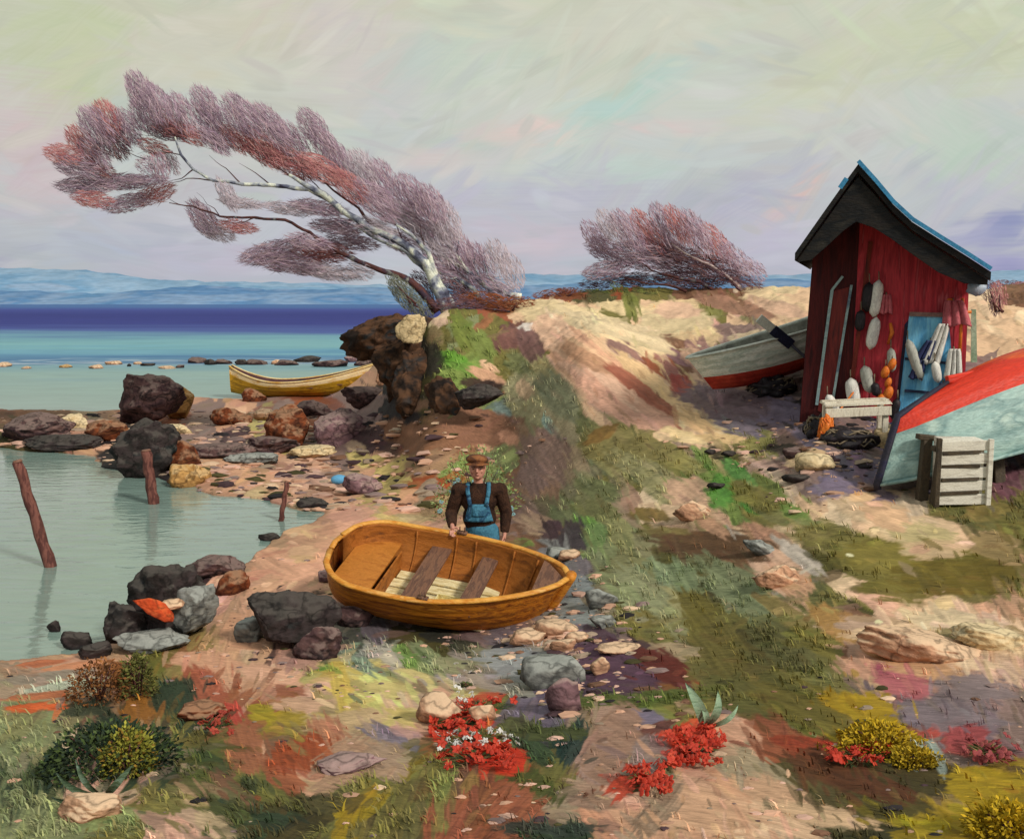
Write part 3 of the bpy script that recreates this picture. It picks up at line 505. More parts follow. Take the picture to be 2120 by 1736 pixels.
nt.links.new(a_.outputs['Color'], e_.inputs[0]); nt.links.new(e_.outputs[0], o_.inputs[0]); m.cycles.emission_sampling = 'NONE'; me.materials.append(m)
so = bpy.data.objects.new('sky', me); COL.objects.link(so); tag(so, kind='structure')
sun = bpy.data.lights.new('sun', 'SUN'); suno = bpy.data.objects.new('sun', sun); COL.objects.link(suno)
sun.energy = 2.9; sun.angle = math.radians(8); sun.color = (1, .94, .84)
# sun stands to the right and a little behind the camera
SUNV = Vector((math.sin(math.radians(SUN_AZ+74))*math.cos(math.radians(SUN_EL)), math.cos(math.radians(SUN_AZ+74))*math.cos(math.radians(SUN_EL)), math.sin(math.radians(SUN_EL))))
sky.sun_rotation = math.radians(SUN_AZ+74)
suno.rotation_euler = SUNV.to_track_quat('Z', 'Y').to_euler()
S.view_settings.view_transform = 'Standard'; S.view_settings.look = 'None'; S.view_settings.exposure = 0
S.cycles.use_denoising = True

# ------------------------------------------------------------------ boats
def hull(L, B, D, stern=.7, sheer=.22, rake=.12, n=40, ms=30, thick=.03, stern_sheer=.08, bow_pow=.62, rocker=.1, round_stern=0.):
    """returns functions and the two shells of an open boat: bow along +x, keel near z=0"""
    def hb(t):
        f = max(0., 1-max(0, (t-.42)/.58)**2.1)**bow_pow if t > .42 else 1-(1-stern)*((.42-t)/.42)**1.8
        if round_stern and t < round_stern: f *= math.sqrt(max(1-((round_stern-t)/round_stern)**2, 0.0))*.75+.25
        return B/2*f
    def rim(t): return D+sheer*max(0, (t-.35)/.65)**2+stern_sheer*max(0, (.35-t)/.35)**2
    def keel(t): return rocker*max(0, (t-.55)/.45)**2.5+rocker*.5*max(0, (.3-t)/.3)**2
    def P(t, s, side, off=0):
        a = s*PI/2; b_ = max(hb(t)-off, .0); k = keel(t)+off; z = k+(rim(t)-k)*max(0.,1-math.cos(a))**.85
        if off and s >= 1: z = rim(t)
        y = b_*max(0.,math.sin(a))**.75
        if not off and .02 < s < .99: lap = 1-((s*7) % 1.); y += .013*lap*min(1, b_/.2); z -= .004*lap
        x = (t-.5)*L+rake*max(0, (t-.65)/.35)**1.3*((z/(D+sheer))-0.3)-(off if t > .97 else 0)+(off if t < .02 else 0)
        return Vector((x, side*y, z))
    mb = MB(); V = []
    for off in (0, thick):
        for i in range(n+1):
            t = i/n
            for j in range(-ms, ms+1): V.append(P(t, abs(j)/ms, 1 if j >= 0 else -1, off))
    w_ = 2*ms+1; fs = []; mi = []; o = (n+1)*w_
    for i in range(n):
        for j in range(w_-1):
            a = i*w_+j; s_ = abs(j+.5-ms)/ms
            fs.append((a, a+w_, a+w_+1, a+1)); mi.append((0, s_))
            fs.append((o+a, o+a+1, o+a+w_+1, o+a+w_)); mi.append((1, s_))
        for j in (0, w_-1):
            a = i*w_+j; fs.append((a, a+w_, o+a+w_, o+a) if j else (a+w_, a, o+a, o+a+w_)); mi.append((2, 1))
    fs.append(tuple(range(w_-1, -1, -1))); mi.append((0, .9)); fs.append(tuple(range(o, o+w_))); mi.append((1, .9))
    mb.v = [tuple(v) for v in V]; mb.f = fs
    return mb, mi, P, hb, rim, keel
def rail(P, side, r, mi=0, mb=None, n=40, t0=0, t1=1, out=.0):
    mb = mb or MB(); pts = []
    for i in range(n+1):
        t = t0+(t1-t0)*i/n; p = P(t, 1, side); p.y += side*out; p.z += .008; pts.append(p)
    mb.tube(pts, r, 8, mi, True, .62); return mb

# main ochre dinghy
hullm = pmat('ochre_hull', ['6a3610', 'a65e16', 'c67a1e', '8a4a14', 'c8842a'], 2.2, (.8, 5, 9), .5, .4, .35, .2)
rimm = pmat('ochre_rim', ['c98a34', 'dda24a', 'c27a22', 'e0b066'], 3, (1, 3, 3), .5, .35, .35, .16)
innm = pmat('ochre_inside', ['8d5220', 'a8662a', '96581e', '6d3f1c'], 2.5, (1, 4, 6), .6, .4, .25, .2)
thwm = pmat('brown_thwart', ['6b4c3c', '7d5a46', '5c4238', '87664e'], 4, (6, 1, 1), .7, .4, .2, .18)
flrm = pmat('cream_boards', ['dccb98', 'eadbae', 'cdb780', 'b5ac8c'], 5, (1, 5, 1), .7, .4, .2, .2)
bc = Vector((-.83, 10.60, .19))
dz_ = ground_z(bc.x, bc.y)
boat = empty('rowing_boat', bc, label='ochre wooden rowing boat lying heeled over on the sand in front of the man', cat='boat')
HEEL = .27; YAW = -.22
boat.rotation_mode = 'XYZ'
Mrot = Matrix.Rotation(YAW, 3, 'Z') @ Matrix.Rotation(.13, 3, 'Y') @ Matrix.Rotation(HEEL, 3, 'X')
boat.rotation_euler = Mrot.to_euler(); boat.scale = (.975, 1, 1)
LB, BB, DB = 2.46, 1.42, .60
mbh, mis, P, hb, rimf, kf = hull(LB, BB, DB, stern=.9, sheer=.175, stern_sheer=.05, rake=.34, thick=.028, round_stern=.2)
mbh.mi = [0 if a != 1 else 1 for a, s_ in mis]
mbh.build('hull', [hullm, innm], boat)
for sd_ in (-1, 1): rail(P, sd_, .036, out=.012).build('gunwale', rimm, boat)
mb = MB(); mb.tube([P(0, 1, 1)+Vector((0, -.03, .006)), P(0, 1, 1)*.5+P(0, 1, -1)*.5+Vector((-.015, 0, .012)), P(0, 1, -1)+Vector((0, .03, .006))], .034, 8, 0, True, .62); mb.build('transom_cap', rimm, boat)
mb = MB(); pts = [P(1, s_, 1) for s_ in (0, .3, .5, .7, .85, 1)]; pts = [p+Vector((.012, 0, 0)) for p in pts]; pts.append(pts[-1]+Vector((.01, 0, .05)))
mb.tube([Vector((.35*LB, 0, kf(.85)-.01))]+pts, [.03]+[.062]*len(pts), 8, 0, True, .9); mb.build('stem_post', pmat('stem_paint', ['c87a22', 'dc9030', 'b0661c', 'c98240'], 4, (1, 1, 4), .5, .4, .3, .2), boat)
mb = MB(); mb.bar((-.48*LB, 0, kf(.02)-.02), (.36*LB, 0, kf(.86)-.02), .04, .06); mb.build('keel', hullm, boat)
def thwart(t, w_, zf, name='thwart', m_=thwm, th=.03, par=None, P=P, hb=hb, B=BB):
    x = (t-.5)*LB; mb = MB(); z = zf; y = hb(t)*.93
    mb.box((x, 0, z), (w_, 2*y, th), None, 0, .004); return mb.build(name, m_, par or boat, False, .006)
thwart(.43, .24, .42); thwart(.68, .20, .45)
mb = MB()       # stern sheets fill the rounded end
nseg = 12; vs = []
for i in range(nseg+1):
    t = .03+.2*i/nseg; y = hb(t)*.9; x = (t-.5)*LB
    vs += [(x, -y, .41), (x, y, .41), (x, -y, .38), (x, y, .38)]
fs = []
for i in range(nseg):
    a = i*4; fs += [(a, a+1, a+5, a+4), (a+2, a+6, a+7, a+3), (a, a+4, a+6, a+2), (a+1, a+3, a+7, a+5)]
fs += [(0, 2, 3, 1), (nseg*4, nseg*4+1, nseg*4+3, nseg*4+2)]
mb.add(vs, fs); mb.build('stern_seat', pmat('stern_seat', ['a96a28', 'b87530', '98591f'], 3, (1, 3, 1), .6, .35, .25, .16), boat, False, .006)
mb = MB(); mb.box(((.245-.5)*LB, 0, .23), (.02, 1.02, .29)); mb.build('seat_front', innm, boat, False, .004)
for k, y in enumerate((-.27, -.14, 0, .14, .27)):
    mb = MB(); mb.box((.02, y*1.25, .155+.3*y*y), (1.42-.7*abs(y), .155, .018), None, 0, .004); mb.build('floorboard', flrm, boat, False, .004)
for t in (.3, .5, .6, .78, .88):
    for sd_ in (-1, 1):
        mb = MB(); pts = [P(t, s_, sd_, .034) for s_ in np.linspace(.12, .97, 9)]; mb.tube(pts, .013, 5); mb.build('rib', innm, boat)
mb = MB(); mb.tube([(.2*LB-.3, .1, .13), (.2*LB-.22, .16, .22), (.2*LB-.12, .1, .25)], [.05, .06, .03], 8); 
mb = MB()      # breasthook at the bow
a_, b_, c_ = P(.9, 1, 1), P(.9, 1, -1), P(.99, 1, 1); a_.z = b_.z = c_.z = min(a_.z, c_.z)
mb.add([a_, b_, (c_.x, 0, c_.z), a_-Vector((0, 0, .03)), b_-Vector((0, 0, .03)), (c_.x, 0, c_.z-.03)], [(0, 2, 1), (3, 4, 5), (0, 1, 4, 3), (1, 2, 5, 4), (2, 0, 3, 5)]); mb.build('breasthook', thwm, boat, False)
for t, sd_ in ((.52, 1), (.52, -1)):
    p = P(t, 1, sd_); mb = MB(); mb.box((p.x, p.y, p.z+.035), (.12, .05, .035)); mb.tube([(p.x-.03, p.y, p.z+.04), (p.x-.03, p.y, p.z+.11)], .009, 6); mb.tube([(p.x+.03, p.y, p.z+.04), (p.x+.03, p.y, p.z+.11)], .009, 6); mb.build('rowlock', thwm, boat)
bt = empty('bailer', boat.location+Mrot @ Vector((.16, -.14, .19)), Mrot.to_euler(), 'pale wooden bailer box on the floor of the ochre rowing boat between the thwarts', 'bailer')
mb = MB()
mb.box((0, 0, .0), (.3, .22, .012)); mb.box((0, .105, .045), (.3, .012, .09)); mb.box((0, -.105, .045), (.3, .012, .09)); mb.box((-.145, 0, .045), (.012, .198, .09)); mb.build('box', pmat('bailer_wood', ['dccb8e', 'e6d8a2', 'c9b67c'], 6, (1, 5, 1), .7, .3), bt, False, .003)
mb = MB(); mb.tube([(.14, 0, .05), (.3, 0, .09)], .014, 8); mb.build('handle', thwm, bt)

# distant yellow boat
yb = G(640, 812); yb.z = max(yb.z, 0)
yb = atz(630, 816, .12)
fb = empty('moored_boat', (yb.x, yb.y, .02), (0, 0, math.radians(6)), 'long mustard yellow boat with cream upper band grounded on the far rocky shore', 'boat')
Lf = 5.5
mbh, mis, P2, hb2, rim2, kf2 = hull(Lf, 1.9, .62, stern=.3, sheer=.75, stern_sheer=.6, rake=.5, rocker=.42, thick=.04)
mbh.mi = [(1 if a == 1 else (2 if s_ > .80 else 0)) for a, s_ in mis]
mbh.build('hull', [pmat('mustard_hull', ['a07c1e', 'b88e24', '8a6c1e', 'c89a34'], 1.2, (1, 4, 6), .5, .3), pmat('dark_inside', ['4b2f30', '5c3a38', '3a2a30'], 2), pmat('cream_band', ['d9c08c', 'e2cfa4', 'c99a48'], 1.5, (1, 4, 4), .5, .3)], fb)
for sd_ in (-1, 1): rail(P2, sd_, .045, out=.01).build('gunwale', pmat('cream_rail', ['e6d6a8', 'd8bc80', 'cf9c40'], 1.6), fb)
for t in (.3, .55, .75):
    mb = MB(); mb.box(((t-.5)*Lf, 0, .42+.1*(t > .6)), (.25, 2*hb2(t)*.93, .04)); mb.build('thwart', thwm, fb, False)

# white boat behind the hut
wb = empty('white_boat', (0, 0, 0), label='white wooden boat with red bottom drawn up on the dune left of the red hut', cat='boat')
Lw = 3.6
mbh, mis, P3, hb3, rim3, kf3 = hull(Lw, 1.3, .70, stern=.6, sheer=.1, stern_sheer=.1, rake=.43, rocker=.18, thick=.04)
mbh.mi = [(1 if a == 1 else (2 if s_ < .52 else 0)) for a, s_ in mis]
mbh.build('hull', [pmat('white_hull', ['dde0d2', 'eeefe2', 'c2cdbe', 'e6e8da'], 1.6, (1, 4, 6), .5, .35), pmat('white_boat_inside', ['7d7f74', '9a9c8e', '5d5a55'], 2), pmat('red_bottom', ['c23a28', 'a83226', 'd0523a'], 2)], wb)
for sd_ in (-1, 1): rail(P3, sd_, .038, out=.01).build('gunwale', pmat('white_rail', ['e2e2d6', 'cfd3c6', 'b9bfb4'], 2), wb)
for t in (.35, .6, .8):
    mb = MB(); mb.box(((t-.5)*Lw, 0, .47+.08*(t > .7)), (.22, 2*hb3(t)*.93, .035)); mb.build('thwart', thwm, wb, False)
bowp = at(1425, 738, 16.2)
Rw = Matrix.Rotation(3.574, 3, 'Z') @ Matrix.Rotation(.251, 3, 'Y') @ Matrix.Rotation(.075, 3, 'X')
wb.rotation_euler = Rw.to_euler(); wb.location = (4.912, 16.896, 2.46)
ow = empty('oar', at(1560, 672, 16.6), label='navy blue oar blade with white tip sticking up from the white boat', cat='oar')
p0 = at(1570, 658, 15.9); p1 = at(1638, 714, 16.1); pm = p0.lerp(p1, .42); ow.location = p1
mb = MB(); mb.bar(p0-p1, pm-p1, .03, .15, (0, -.3, 1)); mb.build('blade', pmat('oar_white', ['dfe0d4', 'c9ccc4'], 6), ow, False, .01)
mb = MB(); mb.bar(pm-p1, Vector((0, 0, 0)), .04, .17, (0, -.3, 1)); mb.build('blade_root', pmat('oar_navy', ['262b48', '1c1f36', '353b5c'], 6), ow, False, .01)
mb = MB(); mb.tube([(0, 0, 0), (.6, .1, -.5)], .025, 8); mb.build('shaft', pmat('oar_shaft', ['2a2a3a', '4a4650'], 6), ow)

# upturned red and grey boat at the right
ub = empty('upturned_boat', (0, 0, 0), label='overturned boat with red bottom and grey green topsides propped up beside the hut', cat='boat')
Lu = 6.2
redm = pmat('red_bottom_paint', ['b52a18', 'd2361c', 'c8301c', 'dc5a22'], 1.1, (1, 5, 5), .5, .4, .35, .2)
grym = pmat('grey_topside_paint', ['84a39e', '9bb6ae', '708f8c', 'a9bfb4'], 1.1, (1, 5, 5), .5, .4, .35, .2)
mbh, mis, P4, hb4, rim4, kf4 = hull(Lu, 1.731, .97, stern=.6, sheer=.254, stern_sheer=.0, rake=.7, rocker=.5, thick=.04, bow_pow=.66)
mbh.mi = [(1 if a == 1 else (0 if s_ < .43 else 2)) for a, s_ in mis]
mbh.build('hull', [redm, pmat('under_dark', ['2f2a30', '453c40'], 2), grym], ub)
for sd_ in (-1, 1): rail(P4, sd_, .04, out=.012).build('gunwale', grym, ub)
mb = MB(); pts = [P4(1, s_, 1)+Vector((.02, 0, 0)) for s_ in (0, .25, .5, .75, 1)]; mb.tube([Vector((.38*Lu, 0, kf4(.88)-.02))]+pts+[pts[-1]+Vector((0, 0, .06))], [.03]+[.05]*6, 8, 0, True, .7); mb.build('stem_post', pmat('black_stem', ['1c1a22', '2b2836', '1a1a40'], 4), ub)
mb = MB(); mb.bar((-.49*Lu, 0, -.04+kf4(0)), (.39*Lu, 0, kf4(.88)-.03), .06, .09); mb.build('keel', redm, ub, False, .01)
# stem foot near (1822,1000): bow gunwale end; the stern goes right, back and up
bow_t = at(1826, 992, 11.0); ster = at(2330, 800, 12.9)
d_ = (bow_t-ster).normalized()
side = Vector((0, 0, 1)).cross(d_).normalized(); upv = d_.cross(side)
Ru = Matrix((d_, -side, -upv)).transposed() @ Matrix.Rotation(math.radians(16), 3, 'X')
Ru = Matrix.Rotation(3.501, 3, 'Z') @ Matrix.Rotation(.135, 3, 'Y') @ Matrix.Rotation(3.236, 3, 'X')
ub.rotation_euler = Ru.to_euler(); ub.location = (7.353, 12.454, 3.228)

# ------------------------------------------------------------------ the hut
DH = 14.0
NV = Vector((.36, 1, 0)).normalized(); RV = Vector((NV.y, -NV.x, 0)); PH = at(1830, 800, DH); HROT = -math.atan2(NV.x, NV.y)
def hp(x, y, d=DH): return at(x, y, d)
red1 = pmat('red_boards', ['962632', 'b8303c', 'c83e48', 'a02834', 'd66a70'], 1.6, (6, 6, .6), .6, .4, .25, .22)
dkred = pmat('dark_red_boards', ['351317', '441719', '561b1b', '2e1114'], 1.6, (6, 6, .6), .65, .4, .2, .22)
tar = pmat('tarred_roof', ['1a1a1c', '26221f', '141619', '2e2b27'], 2, (1, 1, 3), .75, .5, .2, .25)
blue_ed = pmat('blue_roof_edge', ['2f6f96', '3f8ab5', '2a5f88'], 4, (1, 1, 1), .5, .3)
base = G(1800, 876)
hut = empty('fishing_hut', (hp(1830, 800).x, DH, 1.9), label='narrow red wooden fishing hut with steep black roof edged in blue', cat='hut')
HO = hut.location.copy()
def hplane(px, py, dy=0.):
    u, v = ray(px, py); Y = (PH.x*NV.x+PH.y*NV.y+dy)/(u*NV.x+NV.y); return Vector((u*Y, Y, CAMZ+v*Y))
def H3(px, py, dy=0.): return hplane(px, py, dy)-HO
def wall_x(f, py):   # leaning verticals: fraction across the front -> pixel x at height py
    l = np.interp(py, [545, 870], [1684, 1652]); r = np.interp(py, [545, 870], [2006, 1992]); return l+(r-l)*f
# top line of the gable wall
def gable(x): return float(np.interp(x, [1684, 1786, 1890, 2006], [510, 385, 480, 572]))
mb = MB(); nb = 26; DEP = 2.6
mdark = MB(); front = []
fx_ = [i/nb for i in range(nb+1)]
for i in range(nb):          # vertical boards, each a slightly different height of relief
    f0_, f1_ = fx_[i], fx_[i+1]; pr = random.uniform(0, .014)
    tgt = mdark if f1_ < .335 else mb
    xs_ = [wall_x(f0_, 545), wall_x(f1_, 545)]
    ys_ = [gable(xs_[0]), gable(xs_[1])]
    v = [H3(wall_x(f0_, 905), 905, -pr), H3(wall_x(f1_, 905), 905, -pr), H3(xs_[1], ys_[1], -pr), H3(xs_[0], ys_[0], -pr)]
    v2 = [p+NV*(.05+pr) for p in v]
    tgt.add(v+v2, [(0, 1, 2, 3), (7, 6, 5, 4), (0, 4, 5, 1), (1, 5, 6, 2), (2, 6, 7, 3), (3, 7, 4, 0)])
mb.build('front_wall', red1, hut, False); mdark.build('shaded_boarding', dkred, hut, False)  # left third: shade of that side put into darker board colour
for f, sgn in ((0, -1), (1, 1)):
    nbd = 14; mb = MB()
    for i in range(nbd):
        y0_, y1_ = .055+(DEP-.05)*i/nbd, .055+(DEP-.05)*(i+1)/nbd; pr = random.uniform(0, .012)*sgn
        a0 = H3(wall_x(f, 905), 905); a1 = H3(wall_x(f, 545), gable(wall_x(f, 545)))
        v = [a0+RV*pr+NV*y0_, a0+RV*pr+NV*y1_, a1+RV*pr+NV*y1_, a1+RV*pr+NV*y0_]; v2 = [p-RV*(.04*sgn) for p in v]
        mb.add(v+v2, [(0, 1, 2, 3), (7, 6, 5, 4), (0, 4, 5, 1), (1, 5, 6, 2), (2, 6, 7, 3), (3, 7, 4, 0)])
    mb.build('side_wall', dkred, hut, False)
mb = MB(); bx = [1690, 1786, 2000]; v = [H3(1656, 905, DEP), H3(1990, 905, DEP), H3(2000, 590, DEP), H3(1786, 420, DEP), H3(1690, 540, DEP)]
v = []
for (x, y) in ((1656, 905), (1990, 905), (2004, 588), (1786, 418), (1687, 540)): p = H3(x, y, 0); v.append(p+NV*(DEP+.02))
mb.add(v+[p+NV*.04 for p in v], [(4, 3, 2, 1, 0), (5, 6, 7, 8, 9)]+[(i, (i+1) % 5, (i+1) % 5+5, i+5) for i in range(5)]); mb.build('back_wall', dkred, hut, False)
# roof: two slabs, the right one sagging, overhanging well to the front
# the outline is seen at the front edge of the overhang, .95 m nearer
def fr(px, py): return hplane(px, py, -.95)+NV*.95
def roof(pts, name, th=.10):
    mb = MB(); vs = []; n_ = len(pts)
    for p in pts:
        q0 = fr(*p)-HO
        for dy, dzz in ((-.95, 0), (DEP+.3, 0), (-.95, -th), (DEP+.3, -th)): vs.append(q0+NV*dy+Vector((0, 0, dzz)))
    fs = []
    for i in range(n_-1):
        a = i*4; fs += [(a, a+1, a+5, a+4), (a+2, a+6, a+7, a+3), (a, a+4, a+6, a+2), (a+1, a+3, a+7, a+5)]
    fs += [(0, 2, 3, 1), ((n_-1)*4, (n_-1)*4+1, (n_-1)*4+3, (n_-1)*4+2)]
    mb.add(vs, fs); return mb.build(name, tar, hut, False)
RL = [(1645, 524), (1680, 474), (1716, 423), (1748, 378), (1776, 340)]
RR = [(1776, 340), (1812, 380), (1848, 423), (1888, 460), (1945, 496), (2000, 530), (2051, 563)]
roof(RL, 'roof'); roof(RR, 'roof')
# broad dark gable boards under the overhang (raking soffit)
def rake(pts, drop, name, dy=-.9):
    mb = MB(); vs = []; n_ = len(pts)
    for k, p in enumerate(pts):
        q0 = fr(*p)-HO; dd = drop[k]
        for y_, z_ in ((dy, -.11), (dy+.05, -.11), (dy, -.11-dd), (dy+.05, -.11-dd)): vs.append(q0+NV*y_+Vector((0, 0, z_)))
    fs = []
    for i in range(n_-1):
        a = i*4; fs += [(a, a+1, a+5, a+4), (a+2, a+6, a+7, a+3), (a, a+4, a+6, a+2), (a+1, a+3, a+7, a+5)]
    fs += [(0, 2, 3, 1), ((n_-1)*4, (n_-1)*4+1, (n_-1)*4+3, (n_-1)*4+2)]
    mb.add(vs, fs); return mb.build(name, tar, hut, False)
rake([(1650, 522), (1680, 480), (1716, 430), (1748, 384), (1776, 348)], [.02, .26, .38, .48, .58], 'bargeboard')
rake([(1776, 348), (1812, 386), (1848, 428), (1888, 464), (1945, 500), (2000, 533), (2046, 562)], [.58, .42, .30, .26, .28, .22, .06], 'bargeboard')
mb = MB(); pts = [fr(x, y-3)-HO+NV*-.97+Vector((0, 0, .02)) for x, y in RR]
for a, b in zip(pts[:-1], pts[1:]): mb.bar(a, b, .03, .05, (0, 0, 1))
mb.build('roof_edge_trim', blue_ed, hut, False)
mb = MB(); pts = [fr(x, y-3)-HO+NV*-.97+Vector((0, 0, .02)) for x, y in ((1738, 396), (1752, 376))]; mb.bar(pts[0], pts[1], .03, .06); mb.build('roof_edge_trim', blue_ed, hut, False)
# door of dark planks with pale frame strips, left part of the front, its shade put into the maroon
paleblue = pmat('pale_trim', ['7f98a0', '9ab0ae', '5c6f80'], 5, (1, 1, 1), .6, .3)
for (x0, y0, x1, y1, wpx) in ((1744, 572, 1722, 600, 5), (1722, 600, 1690, 838, 6), (1762, 590, 1718, 862, 5)):
    a = H3(x0, y0, -.04); b = H3(x1, y1, -.04); mb = MB(); mb.bar(a, b, wpx/145, .03, NV); mb.build('door_frame', paleblue, hut, False)
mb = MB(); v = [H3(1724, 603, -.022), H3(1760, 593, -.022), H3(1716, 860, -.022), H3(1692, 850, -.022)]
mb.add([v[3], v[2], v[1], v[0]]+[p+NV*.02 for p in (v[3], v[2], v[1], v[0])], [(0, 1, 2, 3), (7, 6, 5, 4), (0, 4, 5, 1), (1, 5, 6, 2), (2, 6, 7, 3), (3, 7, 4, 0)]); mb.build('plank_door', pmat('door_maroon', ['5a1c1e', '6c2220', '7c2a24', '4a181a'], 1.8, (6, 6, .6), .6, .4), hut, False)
mb = MB(); mb.bar(H3(1802, 500, -.035), H3(1752, 872, -.035), .06, .03, NV); mb.build('corner_board', pmat('rust_board', ['6a2018', '7c2c1e', '561a18'], 3, (4, 4, 1)), hut, False)
# blue double hatch / door on the right
def quadbox(mb, pts, dy, th=.03):
    v = [H3(x, y, dy) for x, y in pts]; mb.add(v+[p+NV*th for p in v], [(0, 1, 2, 3), (7, 6, 5, 4), (0, 4, 5, 1), (1, 5, 6, 2), (2, 6, 7, 3), (3, 7, 4, 0)])
mb = MB(); quadbox(mb, [(1856, 872), (1982, 872), (1962, 648), (1882, 648)], -.055); bd = mb.build('door', pmat('blue_door', ['6cbce4', '86ccea', '56a4d4', '76c0e4'], 2.2, (4, 4, .7), .55, .35, .3, .14), hut, False, .006)
for ya, yb_ in ((742, 752), (808, 816)):
    mb = MB(); mb.bar(H3(1872, ya, -.075), H3(1966, yb_, -.075), .035, .03, NV); mb.build('strap_hinge', pmat('iron_strap', ['2a3350', '1f2438'], 5), bd, False)
mb = MB(); quadbox(mb, [(1850, 872), (1866, 872), (1886, 654), (1872, 672)], -.03); mb.build('door_gap', pmat('dark_doorway', ['1c1a40', '2b1c28', '23204a'], 4), hut, False)
mb = MB(); mb.bar(H3(1882, 650, -.07), H3(1956, 652, -.07), .06, .04, NV); mb.build('lintel', pmat('lintel_wood', ['94766c', '7d5c56'], 5), hut, False)
mb = MB(); quadbox(mb, [(2009, 750), (2022, 750), (2020, 640), (2010, 640)], .06); mb.build('corner_trim', pmat('pale_green_trim', ['a9bf9c', '8fa888', 'c2d0b4'], 5), hut, False)
mb = MB(); mb.ell(H3(2022, 596, -.3), (.13, .1, .1), None, 12, 8, 0, .4); mb.build('gutter_end', pmat('pale_zinc', ['b9c4d0', '8fa0b4'], 8), hut)

# gear hung on the hut front
def gear(name, label, cat, px, py, dy, build, group=None, rot=(0, 0, 0)):
    o = empty(name, hplane(px, py, dy), (0, 0, HROT), label, cat, group); build(o); return o
wht = pmat('float_white', ['dcd8ce', 'ece8de', 'c8c2ba', 'f0ece6'], 7, (3, 1, 1), .5, .3)
blk = pmat('float_black', ['2a2024', '1c181c', '40343a'], 7, (3, 1, 1), .5, .3)
orgm = pmat('float_orange', ['d2601c', 'e07a28', 'b84a18'], 7, (1, 1, 1), .5, .3)
pnk = pmat('pink_cloth', ['b2505a', 'c4666c', '983c48'], 5); gry = pmat('grey_float', ['9c9a90', 'b4b4a8', '84807a'], 7, (3, 1, 1), .5, .3)
nav = pmat('navy_cloth', ['22284a', '2f3760', '181c34'], 6); rope = pmat('rope', ['8a7a62', '6c5e4c'], 20)
def sausage(L, r, m_, tilt=0, rope_up=.12):
    def f(o):
        mb = MB(); k = 9; pts = []; rad = []
        for i in range(k+1):
            t = i/k; pts.append((math.sin(tilt)*(t-.5)*L, 0, -(t-.5)*L*math.cos(tilt))); rad.append(r*max(.12, (1-abs(2*t-1)**3.5)**.5))
        mb.tube(pts, rad, 10); mb.build('float_body', m_, o)
        mb = MB(); mb.tube([pts[0], (pts[0][0]-.005, .02, pts[0][2]+rope_up)], .009, 5); mb.build('rope', rope, o)
    return f
for nm, lab, x, y, L, r, m_, tl in (
        ('net_float', 'tall pale float hanging high on the red boards, upper of the white pair', 1813, 618, .52, .085, wht, -.1),
        ('net_float', 'pale float hanging low on the red boards, below the upper white float', 1807, 690, .46, .08, wht, -.15),
        ('net_float', 'long black float hanging high on the red boards beside the upper white float', 1796, 615, .42, .08, blk, -.05),
        ('net_float', 'short black float hanging beneath the long black float on the boards', 1780, 664, .30, .07, blk, -.05),
        ('net_float', 'grey green float slanting across the left edge of the blue door', 1893, 745, .62, .07, gry, .35),
        ('net_float', 'small whitish float hanging on dark gap left of the blue door', 1845, 745, .34, .06, gry, .1),
        ('net_float', 'grey float leaning near the foot of the red boards', 1795, 785, .40, .085, gry, .25),
        ('net_float', 'fat pale grey float at the bottom left of the hanging gear', 1765, 812, .42, .095, wht, .2)):
    gear(nm, lab, 'float', x, y, -.14, sausage(L, r, m_, tl), 'floats hanging on the hut front')
for i, (x, y, s_, lab) in enumerate(((1846, 754, .07, 'topmost small orange float in the cluster left of the blue door'), (1832, 770, .075, 'orange float left in the middle of the hanging cluster'), (1838, 792, .06, 'small orange float halfway down the cluster beside the door'),
                                   (1838, 814, .085, 'orange oval float low in the cluster beside the door'), (1822, 832, .10, 'largest orange float at the bottom of the cluster'))):
    def f(o, s_=s_):
        mb = MB(); mb.ell((0, 0, 0), (s_*.75, s_*.7, s_*1.25), (0, .3, 0)); mb.build('float_body', orgm, o)
        mb = MB(); mb.tube([(0, 0, s_), (0, .02, s_+.1)], .008, 5); mb.build('rope', rope, o)
    gear('round_float', lab, 'float', x, y, -.2, f, 'orange floats beside the door')
def cloth(w_, h_, m_, sl=0, fold=3):
    def f(o):
        mb = MB(); nx, nz = 12, 12; vs = []
        for j in range(nz+1):
            for i in range(nx+1):
                a = i/nx-.5; t = j/nz; ww = w_*(.55+.45*t**.6)
                vs.append((a*ww+sl*t, -.02-.03*math.sin(a*fold*2*PI+t), -t*h_+.02*math.sin(a*9)*t))
        fs = [(j*(nx+1)+i, j*(nx+1)+i+1, (j+1)*(nx+1)+i+1, (j+1)*(nx+1)+i) for j in range(nz) for i in range(nx)]
        mb.add(vs, fs); ob = mb.build('cloth', m_, o); sm = ob.modifiers.new('solid', 'SOLIDIFY'); sm.thickness = .02
        mb = MB(); mb.tube([(0, .0, .0), (0, .05, .03)], .012, 6); mb.build('peg', rope, o)
    return f
for lab, x, y, w_, h_, m_, sl in (('white oilskin cloth hanging over the right half of the blue door', 1952, 670, .22, .55, wht, -.15), ('small white cloth hanging lower right of the blue door', 1974, 722, .22, .42, wht, .0),
                                 ('navy cloth hanging in the middle of the blue door', 1926, 705, .2, .26, nav, -.1), ('navy mitten shaped cloth hanging below the middle of the blue door', 1905, 745, .17, .26, nav, -.06),
                                 ('faded pink cloth hanging at the top right above the blue door', 1972, 622, .36, .34, pnk, .06), ('small pink cloth hanging right of the white floats', 1834, 610, .16, .26, pnk, 0.0), ('dark navy cloth by the lower hinge of the blue door', 1952, 792, .16, .22, nav, 0.)):
    gear('hanging_cloth', lab, 'cloth', x, y, -.12, cloth(w_, h_, m_, sl), 'cloths hanging on the hut front')
